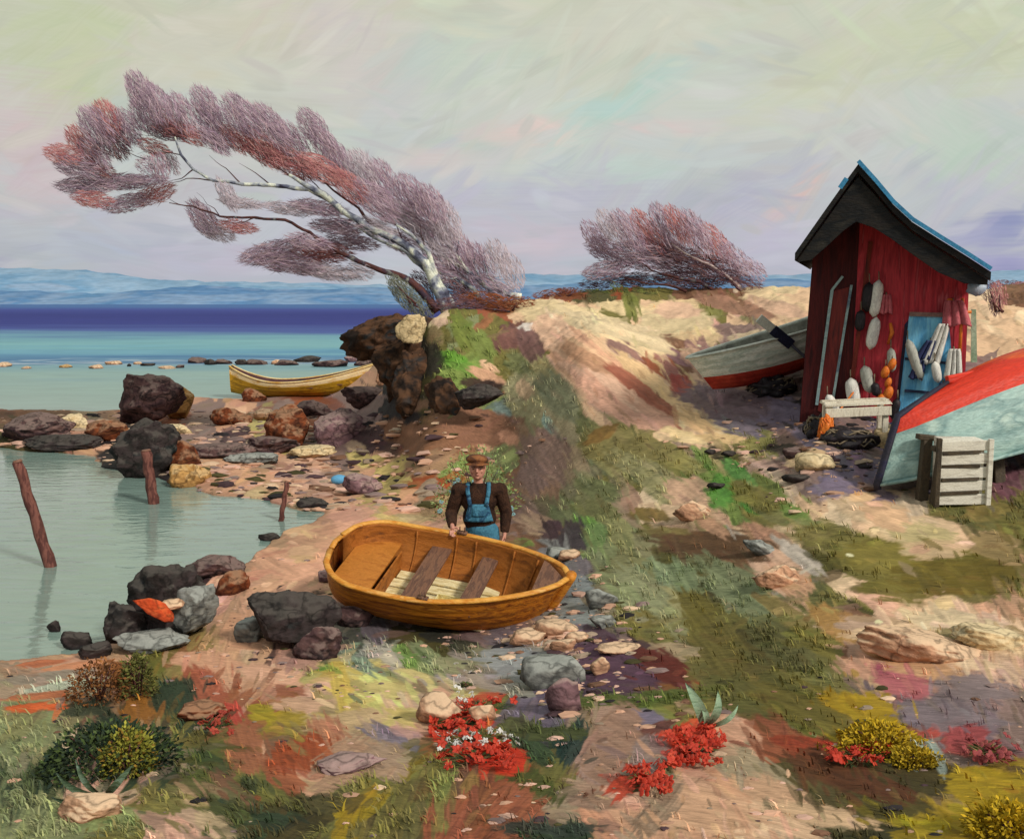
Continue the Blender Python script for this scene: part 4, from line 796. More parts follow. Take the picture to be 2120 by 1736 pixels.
def hook(o):
    mb = MB(); mb.tube([(0, 0, .25), (0, 0, -.6)], .022, 8); mb.tube([(-.16, -.005, .06), (.12, -.005, .06)], .02, 8); mb.build('frame', orgm, o)
    mb = MB(); mb.ell((-.16, -.01, .2), (.05, .03, .05)); mb.build('knob', orgm, o)
gear('net_reel_cross', 'orange wooden cross hanging on the right edge of the hut', 'net cross', 1990, 655, -.1, hook)
def strip(o):
    mb = MB(); mb.tube([(0, 0, .18), (.03, 0, .05), (-.02, 0, -.12)], [.02, .03, .015], 8); mb.build('cord', orgm, o)
gear('orange_cord', 'short orange cord hanging on the red boards above the orange floats', 'cord', 1841, 695, -.1, strip)
pst = empty('boat_hook', at(1712, 882, 13.2), label='thin orange pole leaning against the foot of the hut', cat='pole'); pe = hplane(1775, 800, -.06)-pst.location
mb = MB(); mb.tube([(0, 0, 0), pe], .013, 6); mb.build('shaft', orgm, pst); mb = MB(); mb.tube([pe, pe+Vector((.03, 0, .06)), pe+Vector((.07, 0, .03))], .01, 6); mb.build('hook', blk, pst)
# white bench and junk at the foot
wp = pmat('bench_white', ['d8cfba', 'e8dfca', 'bfb29e'], 5, (5, 1, 1), .6, .35)
bn = empty('bench', at(1768, 880, 13.1), (0, 0, -.12), 'low white plank bench standing before the hut front', 'bench')
for k in range(3):
    mb = MB(); mb.box((0, .15*(k-1), .30+.012*k), (.84, .13, .035), (0, -.06, 0), 0, .01); mb.build('plank', wp, bn, False, .006)
mb = MB(); mb.box((0, -.2, .2), (.84, .025, .12), (0, -.06, 0)); mb.build('apron', wp, bn, False, .006)
for sx in (-1, 1):
    for sy in (-1, 1):
        mb = MB(); mb.box((sx*.36, sy*.14, .05), (.07, .07, .46)); mb.build('leg', wp, bn, False, .005)

for nm, lab, x, y, L, r, m_, tl in (('net_float', 'white float lying against the foot of the boards above the bench left end', 1722, 836, .3, .07, wht, .5), ('net_float', 'small black float beside the orange cluster near the door foot', 1812, 806, .2, .06, blk, .2),
        ('net_float', 'dark float hanging below the grey one at the door gap', 1852, 846, .3, .06, blk, -.2), ('net_float', 'white float at the lower right corner of the blue door', 1938, 770, .3, .06, wht, .2)):
    gear(nm, lab, 'float', x, y, -.2, sausage(L, r, m_, tl), 'floats hanging on the hut front')
# crate and trestle below the upturned boat
cp = at(1990, 1048, 10.6); cg = ground_z(cp.x, cp.y)
cr = empty('slatted_crate', (cp.x, cp.y, cp.z), (0, 0, -.1), 'white slatted crate with dark gaps propping up the overturned boat', 'crate')
crw = pmat('crate_white', ['d6cfc0', 'e4decf', 'b9b0a2'], 5, (1, 1, 5), .7, .4); crd = pmat('crate_dark', ['3a3026', '4c4030', '2c2620'], 6)
WX, HX = .50, .74
mb = MB(); mb.box((0, .19, HX/2), (WX-.06, .3, HX-.02)); mb.build('back_panel', crw, cr, False)
for k in range(5):
    mb = MB(); mb.box((0, .02, .075+k*HX/5), (WX, .03, HX/5-.035), (0, -.05-.02*(k % 2), 0), 0, .006); mb.build('slat', crw, cr, False, .005)
for k in range(4):
    mb = MB(); mb.box((-.03, .005, .15+k*HX/5), (WX*.8, .025, .035), (0, -.09+.03*(k % 3), 0), 0, .006); mb.build('gap_shade_strip', crd, cr, False, .004)  # dark strips filling the gaps, painted shade between the slats
for sx in (-1, 1):
    mb = MB(); mb.box((sx*(WX/2+.02), .0, HX/2), (.05, .06, HX+.02)); mb.build('post', crd if sx < 0 else crw, cr, False, .005)
for nm_lab, (xa, ya, xb, yb2, d_a) in (('dark weathered post under the overturned boat left of the white crate', (1905, 1035, 1918, 905, 10.9)), ('dark slanting prop close to the white crate under the boat', (1932, 1050, 1950, 930, 10.7)), ('short dark prop under the overturned boat right of the crate', (2070, 1010, 2062, 900, 11.3))):
    a = at(xa, ya, d_a); b = at(xb, yb2, d_a+.15); o = empty('wooden_prop', a, label=nm_lab, cat='prop', group='props under the overturned boat')
    mb = MB(); mb.bar((0, 0, -.15), b-a, .11, .09, (0, 1, 0), 0, .01); mb.build('post', crd, o, False, .01)
    mb = MB(); mb.box((b-a)*1.0, (.22, .12, .06), (0, .1, 0)); mb.build('cap_block', crd, o, False, .01)

# ------------------------------------------------------------------ rocks and stones
def rockmat(name, cols, top, scale=2.2, tops=.55):
    """broken stone: patches, cracks and a paler weathered upper side with dark wet foot"""
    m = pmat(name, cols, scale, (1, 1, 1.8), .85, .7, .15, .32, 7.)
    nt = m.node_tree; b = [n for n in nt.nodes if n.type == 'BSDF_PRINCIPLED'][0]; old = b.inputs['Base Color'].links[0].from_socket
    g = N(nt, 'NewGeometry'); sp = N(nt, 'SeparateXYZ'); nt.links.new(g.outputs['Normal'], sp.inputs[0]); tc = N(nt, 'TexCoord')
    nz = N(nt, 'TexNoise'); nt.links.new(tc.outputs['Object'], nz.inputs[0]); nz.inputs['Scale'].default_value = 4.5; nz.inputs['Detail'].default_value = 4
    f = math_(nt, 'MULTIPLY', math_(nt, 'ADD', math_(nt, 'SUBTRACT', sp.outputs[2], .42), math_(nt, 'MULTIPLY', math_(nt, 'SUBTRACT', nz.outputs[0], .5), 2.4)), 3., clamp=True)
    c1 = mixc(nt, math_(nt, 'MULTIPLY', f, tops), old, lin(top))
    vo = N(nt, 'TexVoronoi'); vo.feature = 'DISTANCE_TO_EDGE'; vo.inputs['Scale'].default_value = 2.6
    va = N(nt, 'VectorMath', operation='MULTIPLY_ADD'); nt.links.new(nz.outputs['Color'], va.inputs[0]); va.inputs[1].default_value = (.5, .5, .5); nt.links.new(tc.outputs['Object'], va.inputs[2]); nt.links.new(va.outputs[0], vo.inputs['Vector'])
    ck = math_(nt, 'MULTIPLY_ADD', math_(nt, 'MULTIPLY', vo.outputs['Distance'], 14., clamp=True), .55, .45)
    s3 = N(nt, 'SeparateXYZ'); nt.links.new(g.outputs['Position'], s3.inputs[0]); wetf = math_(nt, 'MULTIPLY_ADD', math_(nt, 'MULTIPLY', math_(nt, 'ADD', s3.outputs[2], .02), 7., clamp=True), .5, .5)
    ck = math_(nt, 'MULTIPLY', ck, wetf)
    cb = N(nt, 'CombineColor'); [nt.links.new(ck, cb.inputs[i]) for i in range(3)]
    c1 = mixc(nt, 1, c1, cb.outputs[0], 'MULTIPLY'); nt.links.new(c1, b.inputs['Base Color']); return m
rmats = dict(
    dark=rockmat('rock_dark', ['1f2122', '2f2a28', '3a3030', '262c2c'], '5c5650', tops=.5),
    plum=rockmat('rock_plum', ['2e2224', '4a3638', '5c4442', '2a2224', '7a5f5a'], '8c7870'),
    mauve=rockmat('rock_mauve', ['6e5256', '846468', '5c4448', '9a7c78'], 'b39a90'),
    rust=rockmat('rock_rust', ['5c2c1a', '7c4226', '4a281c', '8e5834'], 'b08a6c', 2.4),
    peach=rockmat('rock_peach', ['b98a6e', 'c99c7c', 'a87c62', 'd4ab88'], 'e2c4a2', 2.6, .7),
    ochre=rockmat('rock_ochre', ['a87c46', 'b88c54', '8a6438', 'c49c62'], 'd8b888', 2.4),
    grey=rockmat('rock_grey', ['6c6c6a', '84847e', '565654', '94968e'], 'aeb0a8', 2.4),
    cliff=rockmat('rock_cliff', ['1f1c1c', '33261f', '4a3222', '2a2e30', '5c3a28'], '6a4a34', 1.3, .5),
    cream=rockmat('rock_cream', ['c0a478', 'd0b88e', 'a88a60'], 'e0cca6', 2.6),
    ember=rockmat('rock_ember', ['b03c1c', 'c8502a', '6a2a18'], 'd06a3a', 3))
def rock(px, py, wpx, hpx, mat, label, depth=.9, seed=None, Y=None, sink=.25, name='rock', rough=.35, yaw=None, cat='rock', group=None, ft=0, sub=4, tilt=0):
    """px,py = foot of the stone; wpx,hpx = how wide and tall it stands there"""
    p = G(px, py) if Y is None else at(px, py, Y)
    k = F/p.y; w_, h_ = wpx/k, hpx/k
    rx, rz = w_/2*1.08, h_*(1/(2-2*sink))*1.12
    sd2 = seed if seed is not None else random.randint(1, 9999)
    if wpx > 90 and sub == 4: sub = 5
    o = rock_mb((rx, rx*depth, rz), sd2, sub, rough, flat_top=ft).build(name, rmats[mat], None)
    o.location = (p.x, p.y+rx*depth*.6, p.z+rz*(1-2*sink)); o.rotation_euler = (0, math.radians(tilt), 0)
    tag(o, label, cat, group); return o
# headland
rock(808, 742, 150, 96, 'cliff', 'dark jutting top block of the headland cliff below the bent tree', .9, 22, 22.2, .1, 'cliff_rock', .6, cat='cliff', tilt=-12)
rock(838, 830, 130, 140, 'cliff', 'dark middle part of the headland cliff under the jutting block', .9, 5, 21.6, .05, 'cliff_rock', .6, cat='cliff', tilt=-14)
rock(880, 912, 150, 150, 'cliff', 'dark foot of the headland cliff where it meets the reef', .9, 12, 20.6, .1, 'cliff_rock', .6, cat='cliff', tilt=-10)
rock(930, 885, 110, 90, 'cliff', 'dark broken rock at the foot of the cliff beneath the grass slope', .8, 33, 19.4, .2, 'cliff_rock', .5, cat='cliff')
rock(852, 700, 66, 54, 'cream', 'cream coloured stone on the brow of the headland', .8, 9, 21.0, .15, ft=.7)
rock(985, 838, 110, 40, 'dark', 'flat dark ledge under the bright green grass slope', .6, 35, 18.6, .2)
rock(292, 880, 140, 100, 'plum', 'large plum coloured boulder standing on the far reef', .8, 41, None, .1, ft=.72)
rock(365, 868, 70, 76, 'ochre', 'peach lit stone leaning right of the large plum boulder', .8, 43, None, .15)
rock(282, 990, 150, 104, 'dark', 'big blackish rock rising from the lagoon behind the middle stake', .7, 47, None, .12, rough=.5)
rock(382, 1008, 90, 50, 'ochre', 'rounded ochre boulder right of the big blackish rock', .8, 51)
rock(372, 972, 80, 46, 'rust', 'brown stone perched behind the ochre boulder', .8, 52)
rock(692, 928, 124, 70, 'mauve', 'broad pinkish mauve rock below the headland', .7, 55)
rock(590, 925, 96, 70, 'rust', 'rusty brown rock on the reef left of the mauve rock', .7, 57)
rock(560, 938, 150, 30, 'plum', 'low dark plum ledge in front of the rusty rock', .5, 58)
rock(450, 950, 150, 30, 'plum', 'long low dark ledge right of the blackish rock', .5, 59)
rock(640, 948, 110, 26, 'cream', 'flat pale slab lying in front of the mauve rock', .5, 61, ft=.5)
rock(525, 960, 110, 24, 'grey', 'flat greyish slab on the reef left of the pale slab', .5, 62, ft=.5)
rock(350, 900, 86, 24, 'cream', 'flat cream slab at the front of the far boulder', .5, 63, ft=.5)
rock(150, 890, 60, 26, 'cream', 'small pale round stone at the left end of the reef', .8, 64)
rock(60, 912, 200, 44, 'plum', 'low dark reef rock at the left edge of the picture', .6, 65)
rock(120, 934, 190, 22, 'dark', 'thin black wet ledge below the left reef rock', .5, 66)
rock(210, 915, 90, 40, 'rust', 'rusty stone with red weed between reef rocks at left', .7, 67)
rock(470, 880, 90, 30, 'rust', 'low rust brown stone in the middle of the far reef', .6, 68)
rock(545, 870, 60, 24, 'peach', 'small peach stone on the reef under the yellow boat', .6, 69)
rock(640, 862, 90, 30, 'plum', 'dark stone under the stern of the yellow boat', .6, 70)
rock(800, 790, 50, 46, 'peach', 'pointed pale pink stone at the end of the yellow boat', .6, 71, 30)
rock(760, 838, 110, 40, 'plum', 'dark low rock between yellow boat and headland', .6, 72)
rock(520, 832, 60, 24, 'rust', 'small brown stone under the bow of the yellow boat', .6, 73)
# near lagoon rocks
rock(330, 1330, 190, 140, 'dark', 'large blackish rock pile at the near edge of the lagoon', .8, 81, None, .1, rough=.5)
rock(255, 1345, 120, 90, 'dark', 'low black rock at the left side of the black pile', .7, 82, None, .15, rough=.5)
rock(385, 1325, 110, 110, 'grey', 'grey slabby rock at the right of the black pile', .7, 83, None, .1, ft=.7)
rock(310, 1352, 170, 40, 'grey', 'long grey stone in front of the black pile', .5, 84, None, .2)
rock(320, 1280, 90, 34, 'ember', 'orange red lichened stone lodged on the black pile', .5, 85, 9.55, .1, tilt=20)
rock(352, 1262, 54, 20, 'peach', 'small pink stone on the black pile right above the orange one', .6, 86, 9.7, .1)
rock(372, 1310, 34, 28, 'cream', 'small white stone at the right foot of the black pile', .7, 88)
rock(155, 1345, 70, 34, 'dark', 'small black wet rock left of the pile in shallow water', .7, 89)
rock(105, 1308, 30, 24, 'dark', 'tiny black rock farthest left off the pile', .7, 90)
rock(190, 1362, 80, 26, 'dark', 'flat black wet rock on the water line below the pile', .6, 91)
rock(440, 1195, 150, 34, 'plum', 'dark weedy ledge along the near shore behind the rock pile', .5, 92)
rock(475, 1232, 70, 50, 'rust', 'rust red rock right behind the grey slabby rock', .7, 93)
rock(585, 1345, 190, 125, 'dark', 'black rounded rock on the sand left of the rowing boat', .7, 94, None, .12)
rock(655, 1365, 100, 60, 'plum', 'dark purple rock at the right foot of the black rounded rock', .7, 95)
rock(515, 1330, 60, 44, 'grey', 'small grey stone at the left foot of the black rounded rock', .8, 96)
rock(735, 1300, 70, 50, 'plum', 'purple stone under the stern of the rowing boat', .7, 97)
rock(668, 1205, 34, 22, 'mauve', 'mauve stone tucked beneath the stern rim', .7, 98)
rock(606, 1256, 50, 16, 'ochre', 'small ochre stone lying on top of the black rounded rock', .6, 99, 10.2, .1)
rock(640, 1050, 70, 16, 'dark', 'thin dark stone on the sand at the lagoon head', .5, 100)
rock(555, 1120, 60, 14, 'dark', 'thin dark drift stone on the sand by the small stake', .5, 101)
rock(745, 1022, 80, 34, 'mauve', 'purple stone beside the blue and green floats', .6, 102)
# stones around the boat bow
for i, (x, y, w_, h_, m_, lab) in enumerate(((1095, 1335, 90, 26, 'peach', 'flat peach stone nearest the keel of the rowing boat'), (1150, 1318, 100, 30, 'peach', 'largest peach stone below the bow of the rowing boat'), (1165, 1350, 60, 26, 'peach', 'peach stone just in front of the largest one'), (1195, 1330, 50, 22, 'peach', 'small peach stone right of the largest one'),
        (1280, 1352, 80, 14, 'peach', 'thin peach stone stretched towards the plum bank'), (1243, 1395, 44, 34, 'peach', 'round peach stone alone in front of the purple soil'), (1180, 1158, 60, 20, 'peach', 'flat peach stone behind the bow of the rowing boat'), (1155, 1160, 70, 26, 'grey', 'grey stone beside the stone behind the bow'),
        (1240, 1262, 70, 36, 'grey', 'blue grey stone right of the stem post'), (1250, 1300, 60, 26, 'grey', 'smaller grey stone right of the stem post'), (1130, 1425, 170, 60, 'grey', 'broad grey slab in the purple soil before the boat'), (1690, 975, 80, 36, 'cream', 'cream stone on the bank below the hut'), (1830, 930, 44, 46, 'cream', 'upright cream stone at the bow of the overturned boat'),
        (1485, 1012, 40, 12, 'dark', 'little dark stone in the grass path'), (1470, 940, 30, 10, 'dark', 'dark pebble by the sand path'), (1510, 945, 34, 12, 'dark', 'dark stone next to the pebble by the sand path'), (1650, 1000, 60, 18, 'dark', 'dark driftlike stone left of the overturned boat'), (1640, 950, 50, 22, 'plum', 'plum stone on the slope below the hut'),
        (1000, 1495, 60, 34, 'peach', 'pale pink stone among the red flowers'), (905, 1500, 120, 50, 'peach', 'long pink slab left of the red flowers'), (1170, 1478, 80, 60, 'mauve', 'mauve stone behind the red flowers'))):
    rock(x, y, w_, h_, m_, lab, .7, 200+i, None, .25, 'stone', cat='stone', ft=.6 if w_ > 2.5*h_ else 0, sub=3)
# sandy boulder slabs
rock(1930, 1372, 270, 50, 'peach', 'big pale sandstone slab in the grass at the right', .6, 240, None, .3, ft=.55, tilt=8)
rock(2070, 1345, 200, 40, 'cream', 'cream sandstone slab running out of the picture at right', .5, 241, None, .3, ft=.55, tilt=6)
rock(1620, 1215, 110, 40, 'peach', 'long pinkish stone in the middle of the grass slope', .5, 244, None, .3, tilt=18)
rock(1580, 1150, 90, 24, 'grey', 'pale grey stone above the long pinkish stone', .5, 245, None, .3, tilt=14)
rock(1440, 1075, 90, 30, 'peach', 'peach stone in the grass below the sand path', .5, 246, None, .3, tilt=12)
rock(700, 1600, 150, 22, 'mauve', 'brownish rock half buried in the foreground', .7, 247, None, .35)
rock(180, 1700, 170, 34, 'peach', 'pink rock at the bottom left corner', .7, 249, None, .35)
rock(410, 1490, 110, 30, 'rust', 'reddish brown rock right of the dark bush', .7, 250, None, .3)
# skerry: offshore stones
sk = ((12, 'peach', 34, 14), (60, 'peach', 22, 10), (130, 'ochre', 34, 12), (200, 'peach', 46, 16), (232, 'peach', 34, 14), (264, 'dark', 12, 9), (288, 'peach', 18, 10), (310, 'dark', 20, 11), (345, 'peach', 26, 10), (375, 'plum', 26, 14), (410, 'plum', 46, 20), (440, 'dark', 36, 20), (470, 'plum', 30, 18), (500, 'dark', 34, 22), (530, 'plum', 40, 22), (570, 'peach', 30, 18), (600, 'plum', 46, 24), (640, 'dark', 40, 22), (680, 'plum', 50, 26), (720, 'mauve', 40, 26), (752, 'plum', 40, 26))
sz = {'peach': 'peach', 'ochre': 'ochre', 'dark': 'black', 'plum': 'plum brown', 'mauve': 'mauve'}
for i, (x, m_, w_, h_) in enumerate(sk):
    y = 758+random.uniform(-5, 5)-(5 if x > 400 else 0); w_ *= random.uniform(.6, 1.5); h_ *= .62; x += random.uniform(-8, 8); p = atz(x, y, 0)
    o = rock_mb((w_/F*p.y/2*1.15, w_/F*p.y/2*1.2, h_/F*p.y*.8), 300+i, 3).build('skerry_stone', rmats[m_], None); o.location = (p.x, p.y, h_/F*p.y*.15)
    where = 'at the left edge of the picture' if i == 0 else ('%s from the left in the offshore row' % ['', 'second', 'third', 'fourth', 'fifth', 'sixth', 'seventh', 'eighth', 'ninth', 'tenth', 'eleventh', 'twelfth', 'thirteenth', 'fourteenth', 'fifteenth', 'sixteenth', 'seventeenth', 'eighteenth', 'nineteenth', 'twentieth', 'twenty first'][i])
    tag(o, '%s stone in shallow water, %s' % (sz[m_], where), 'stone', 'stones breaking the water offshore')
# pebbles (uncountable)
mb = MB()
cols_ = [PALL[c] for c in 'PKLMUPWKBDPX']
def pebble(px, py, s_):
    i, c = hit(px, py); p = Vector((us[c]*Yr[i], Yr[i], Z[i, c]))
    if p.z < -.03: return
    r = s_*random.choice((.4, .5, .7, .9, 1.2, 1.9)); k = random.uniform(0, PI); nn = 6; vs = []; colr = random.choice(cols_); v = random.uniform(.7, 1.15)
    for j, (zz, rr) in enumerate(((-.2, 1.), (.25, .95), (.5, .55))):
        for a in range(nn):
            g_ = 2*PI*a/nn+k; q_ = rr*r*random.uniform(.6, 1.3); vs.append((p.x+math.cos(g_)*q_*1.6, p.y+math.sin(g_)*q_, p.z+zz*r*.8+(random.uniform(-.1, .1)*r if j == 2 else 0)))
    fs = [(j*nn+a, j*nn+(a+1) % nn, (j+1)*nn+(a+1) % nn, (j+1)*nn+a) for j in range(2) for a in range(nn)]+[tuple(range(2*nn, 3*nn))]
    mb.add(vs, fs, 0, tuple(x*v for x in colr))
for _ in range(900): pebble(random.gauss(520, 210), random.uniform(850, 1060), .07)
for _ in range(500): pebble(random.uniform(380, 1300), random.uniform(1150, 1450), .016)
for _ in range(250): pebble(random.gauss(1180, 90), random.gauss(1340, 60), .03)
for _ in range(300): pebble(random.gauss(1750, 130), random.gauss(940, 50), .035)
for _ in range(200): pebble(random.uniform(0, 2119), random.uniform(1400, 1730), .018)
for _ in range(200): pebble(random.uniform(0, 300), random.uniform(860, 930), .08)
tag(mb.build('pebbles', attr_mat('pebble_paint', .8), None, False), 'small mixed pebbles scattered on the beach and slopes', 'pebbles', kind='stuff')

# ------------------------------------------------------------------ mooring stakes
stm = pmat('stake_wood', ['6a4038', '7d5046', '54302c', '5c3a34'], 5, (4, 4, 1), .75, .5, .2, .25)
def stake(a, b, r0, r1, lab):
    p = atz(*a, 0) if a[1] < 2000 else None; k = p.y; q_ = at(b[0], b[1], k)
    o = empty('mooring_stake', p, label=lab, cat='stake', group='wooden stakes in the lagoon')
    mb = MB(); pts = []; rr = []; v = q_-p
    for i in range(-2, 11):
        t = i/10; pts.append(v*t+Vector((.012*math.sin(i*1.7), .01*math.cos(i*2.1), 0))); rr.append((r0+(r1-r0)*t)*(1+.08*math.sin(i*2.3)))
    mb.tube(pts, rr, 10); mb.build('post', stm, o)
    mb = MB(); mb.tube([v*.99, v*1.015], [r1*1.04, r1*.8], 10); mb.build('end_grain', pmat('end_grain', ['8a6454', '74503f'], 8), o)
stake((104, 1172), (36, 955), .082, .066, 'tall leaning brown stake standing in the water at far left')
stake((318, 1042), (302, 932), .10, .09, 'upright brown stake in front of the blackish rock')
stake((581, 1078), (594, 997), .045, .04, 'thin reddish stake at the lagoon edge near the beach')
for x, y, c, lab in ((700, 996, '5fa0c8', 'small sky blue float lying on the sand among mauve stones'), (738, 992, '6a9a48', 'small green float lying on the sand beside the blue one')):
    p = G(x, y+5); o = empty('beach_float', (p.x, p.y, p.z+.08), label=lab, cat='float')
    mb = MB(); mb.ell((0, 0, 0), (.17, .12, .1)); mb.build('float_body', pmat('beach_float_'+c, [c, c], 6, streak=.15), o)
    mb = MB(); mb.tube([(.15, 0, 0), (.2, 0, .02), (.22, 0, -.02), (.17, 0, -.03)], .012, 6); mb.build('eyelet', rope, o)

# ------------------------------------------------------------------ trees
bark = pmat('pale_bark', ['2e2a3a', '5c6074', '9498a0', 'd0d3c4', 'e4e4d2'], 3.4, (1, 1, 1), .7, .6, .25, .3)
barkd = pmat('dark_bark', ['2e2228', '4a2c2a', '5c3834', '3a3040', '8a8880'], 3.4, (1, 1, 1), .75, .6, .2, .3)
def branch(pts, D, mb, dd=0., seed=0):
    """pts: x, y, width (all in the picture's units) at depth D"""
    P_ = []; R_ = []
    for i in range(len(pts)-1):
        x0, y0, w0 = pts[i]; x1, y1, w1 = pts[i+1]; k = max(2, int(math.hypot(x1-x0, y1-y0)/14))
        for j in range(k):
            t = j/k; x = x0+(x1-x0)*t; y = y0+(y1-y0)*t; s_ = (i+t)/len(pts)
            nx = mnoise.noise(Vector((x/30, y/30, seed)))*3.5; ny = mnoise.noise(Vector((x/30, y/30, seed+9)))*3.5
            P_.append(at(x+nx, y+ny, D+dd*s_)); R_.append((w0+(w1-w0)*t)/F*D/2)
    x, y, w0 = pts[-1]; P_.append(at(x, y, D+dd)); R_.append(w0/F*D/2)
    mb.tube(P_, R_, 8)
def crown(dabs, D, o, n_per, tones, thick=1.2, twig=.5, name='crown'):
    mb = MB(); O_ = o.location
    for (x, y, L, wd, ang, tone) in dabs:
        a = math.radians(ang); area = L*wd/5000
        dcen = D+.35*thick+random.uniform(-.4, .5)*thick
        for _ in range(int(n_per*area*3.1)):
            rr = random.random()**.55; th = random.uniform(0, 2*PI)
            p = rr*math.cos(th)*L*.5; q_ = rr*math.sin(th)*wd*.5
            xx = x+p*math.cos(a)-q_*math.sin(a); yy = y+p*math.sin(a)+q_*math.cos(a)
            dd = dcen+random.gauss(0, .28)*thick; c = at(xx, yy, dd)-O_
            aa = a+random.gauss(0, .30)+.10*math.sin(q_/6); ln = twig*random.uniform(.18, .62)*L/95*(1.25-.6*rr)
            d = Vector((math.cos(aa), random.gauss(0, .25), -math.sin(aa)))*ln*.5
            nrm = Vector((random.gauss(.3, .6), -1, random.gauss(.5, .6))).normalized(); sdv = d.cross(nrm).normalized()*random.uniform(.003, .010)*(D/24)
            t = tones[tone]; col = t[random.randrange(len(t))]; v = random.uniform(.8, 1.2)*(1-.25*(q_/wd if random.random() < .5 else 0))
            bend = Vector((0, 0, -.06*ln))
            mb.add([c-d, c-sdv+bend*.3, c+d, c+sdv+bend*.3], [(0, 1, 2, 3)], 0, tuple(k*v for k in col))
    return mb.build(name, twm, o, False)
twm = attr_mat('twig_paint', .8)
TONE = dict(m=[H('a3899a'), H('90788a'), H('b39da8'), H('80687a'), H('ab9298')], r=[H('a86a6c'), H('b47a78'), H('965a60'), H('bc8882')], d=[H('5c4450'), H('4a3844'), H('70525a'), H('7a5450')], l=[H('b4a6b0'), H('bcaeb4'), H('a698a2')])
DT = 23.6
tb = G(935, 642); tb = at(930, 640, DT)
tree = empty('windswept_tree', tb, label='large leafless tree bent far left by the wind, pale trunk and mauve crown', cat='tree')
def tpart(name, brs, mat, o, D=DT):
    mb = MB()
    for i, (b_, dd) in enumerate(brs): branch(b_, D, mb, dd, i*3.1)
    mb.v = [tuple(Vector(v)-o.location) for v in mb.v]; return mb.build(name, mat, o)
tpart('trunk', [([(928, 650, 26), (905, 600, 21), (880, 545, 18), (838, 506, 16), (780, 480, 14), (722, 445, 13), (668, 402, 13), (630, 380, 10), (598, 362, 6)], -.6)], bark, tree)
tpart('trunk', [([(905, 645, 20), (870, 600, 17), (838, 575, 14), (770, 552, 10), (705, 525, 8), (640, 482, 6), (590, 455, 6), (530, 452, 5), (455, 448, 4), (400, 428, 3), (350, 420, 1.5)], -.4)], barkd, tree)
tpart('limb', [([(690, 420, 11), (640, 392, 9), (560, 384, 8), (500, 380, 7), (440, 372, 6), (400, 352, 5), (374, 320, 5), (362, 284, 3)], -.6)], bark, tree)
tpart('limb', [([(940, 640, 16), (905, 575, 12), (885, 520, 9), (850, 486, 6), (820, 466, 3)], -.2)], bark, tree)
tpart('limb', [([(780, 480, 8), (740, 430, 5), (690, 395, 4), (650, 360, 2)], .4)], barkd, tree)
tpart('limb', [([(880, 560, 10), (840, 520, 8), (790, 500, 6), (740, 470, 4), (700, 455, 2)], .3)], bark, tree)
sm = []
for (x0, y0, ang, L, w0) in ((500, 380, 200, 90, 3), (560, 384, 215, 80, 3), (440, 372, 195, 110, 3), (400, 352, 160, 60, 3), (590, 455, 190, 80, 3), (530, 452, 175, 90, 2.5), (640, 482, 170, 90, 3), (455, 448, 215, 70, 2), (668, 402, 225, 90, 3), (722, 445, 235, 90, 3), (640, 392, 240, 80, 3), (780, 480, 250, 80, 3), (838, 506, 245, 80, 3), (770, 552, 190, 80, 3), (705, 525, 175, 90, 3), (598, 362, 210, 90, 3), (374, 320, 200, 90, 2.5), (362, 284, 215, 80, 2), (300, 330, 200, 70, 2), (880, 520, 260, 70, 3), (400, 428, 200, 80, 2)):
    p = [(x0, y0, w0)]; a = ang
    for k in range(4):
        a += random.uniform(-22, 22); x0 += math.cos(math.radians(a))*L/4; y0 += math.sin(math.radians(a))*L/4; p.append((x0, y0, w0*(1-(k+1)/4.6)))
    sm.append((p, random.uniform(-.5, .5)))
for b_ in sm: tpart('branch', [b_], barkd, tree)
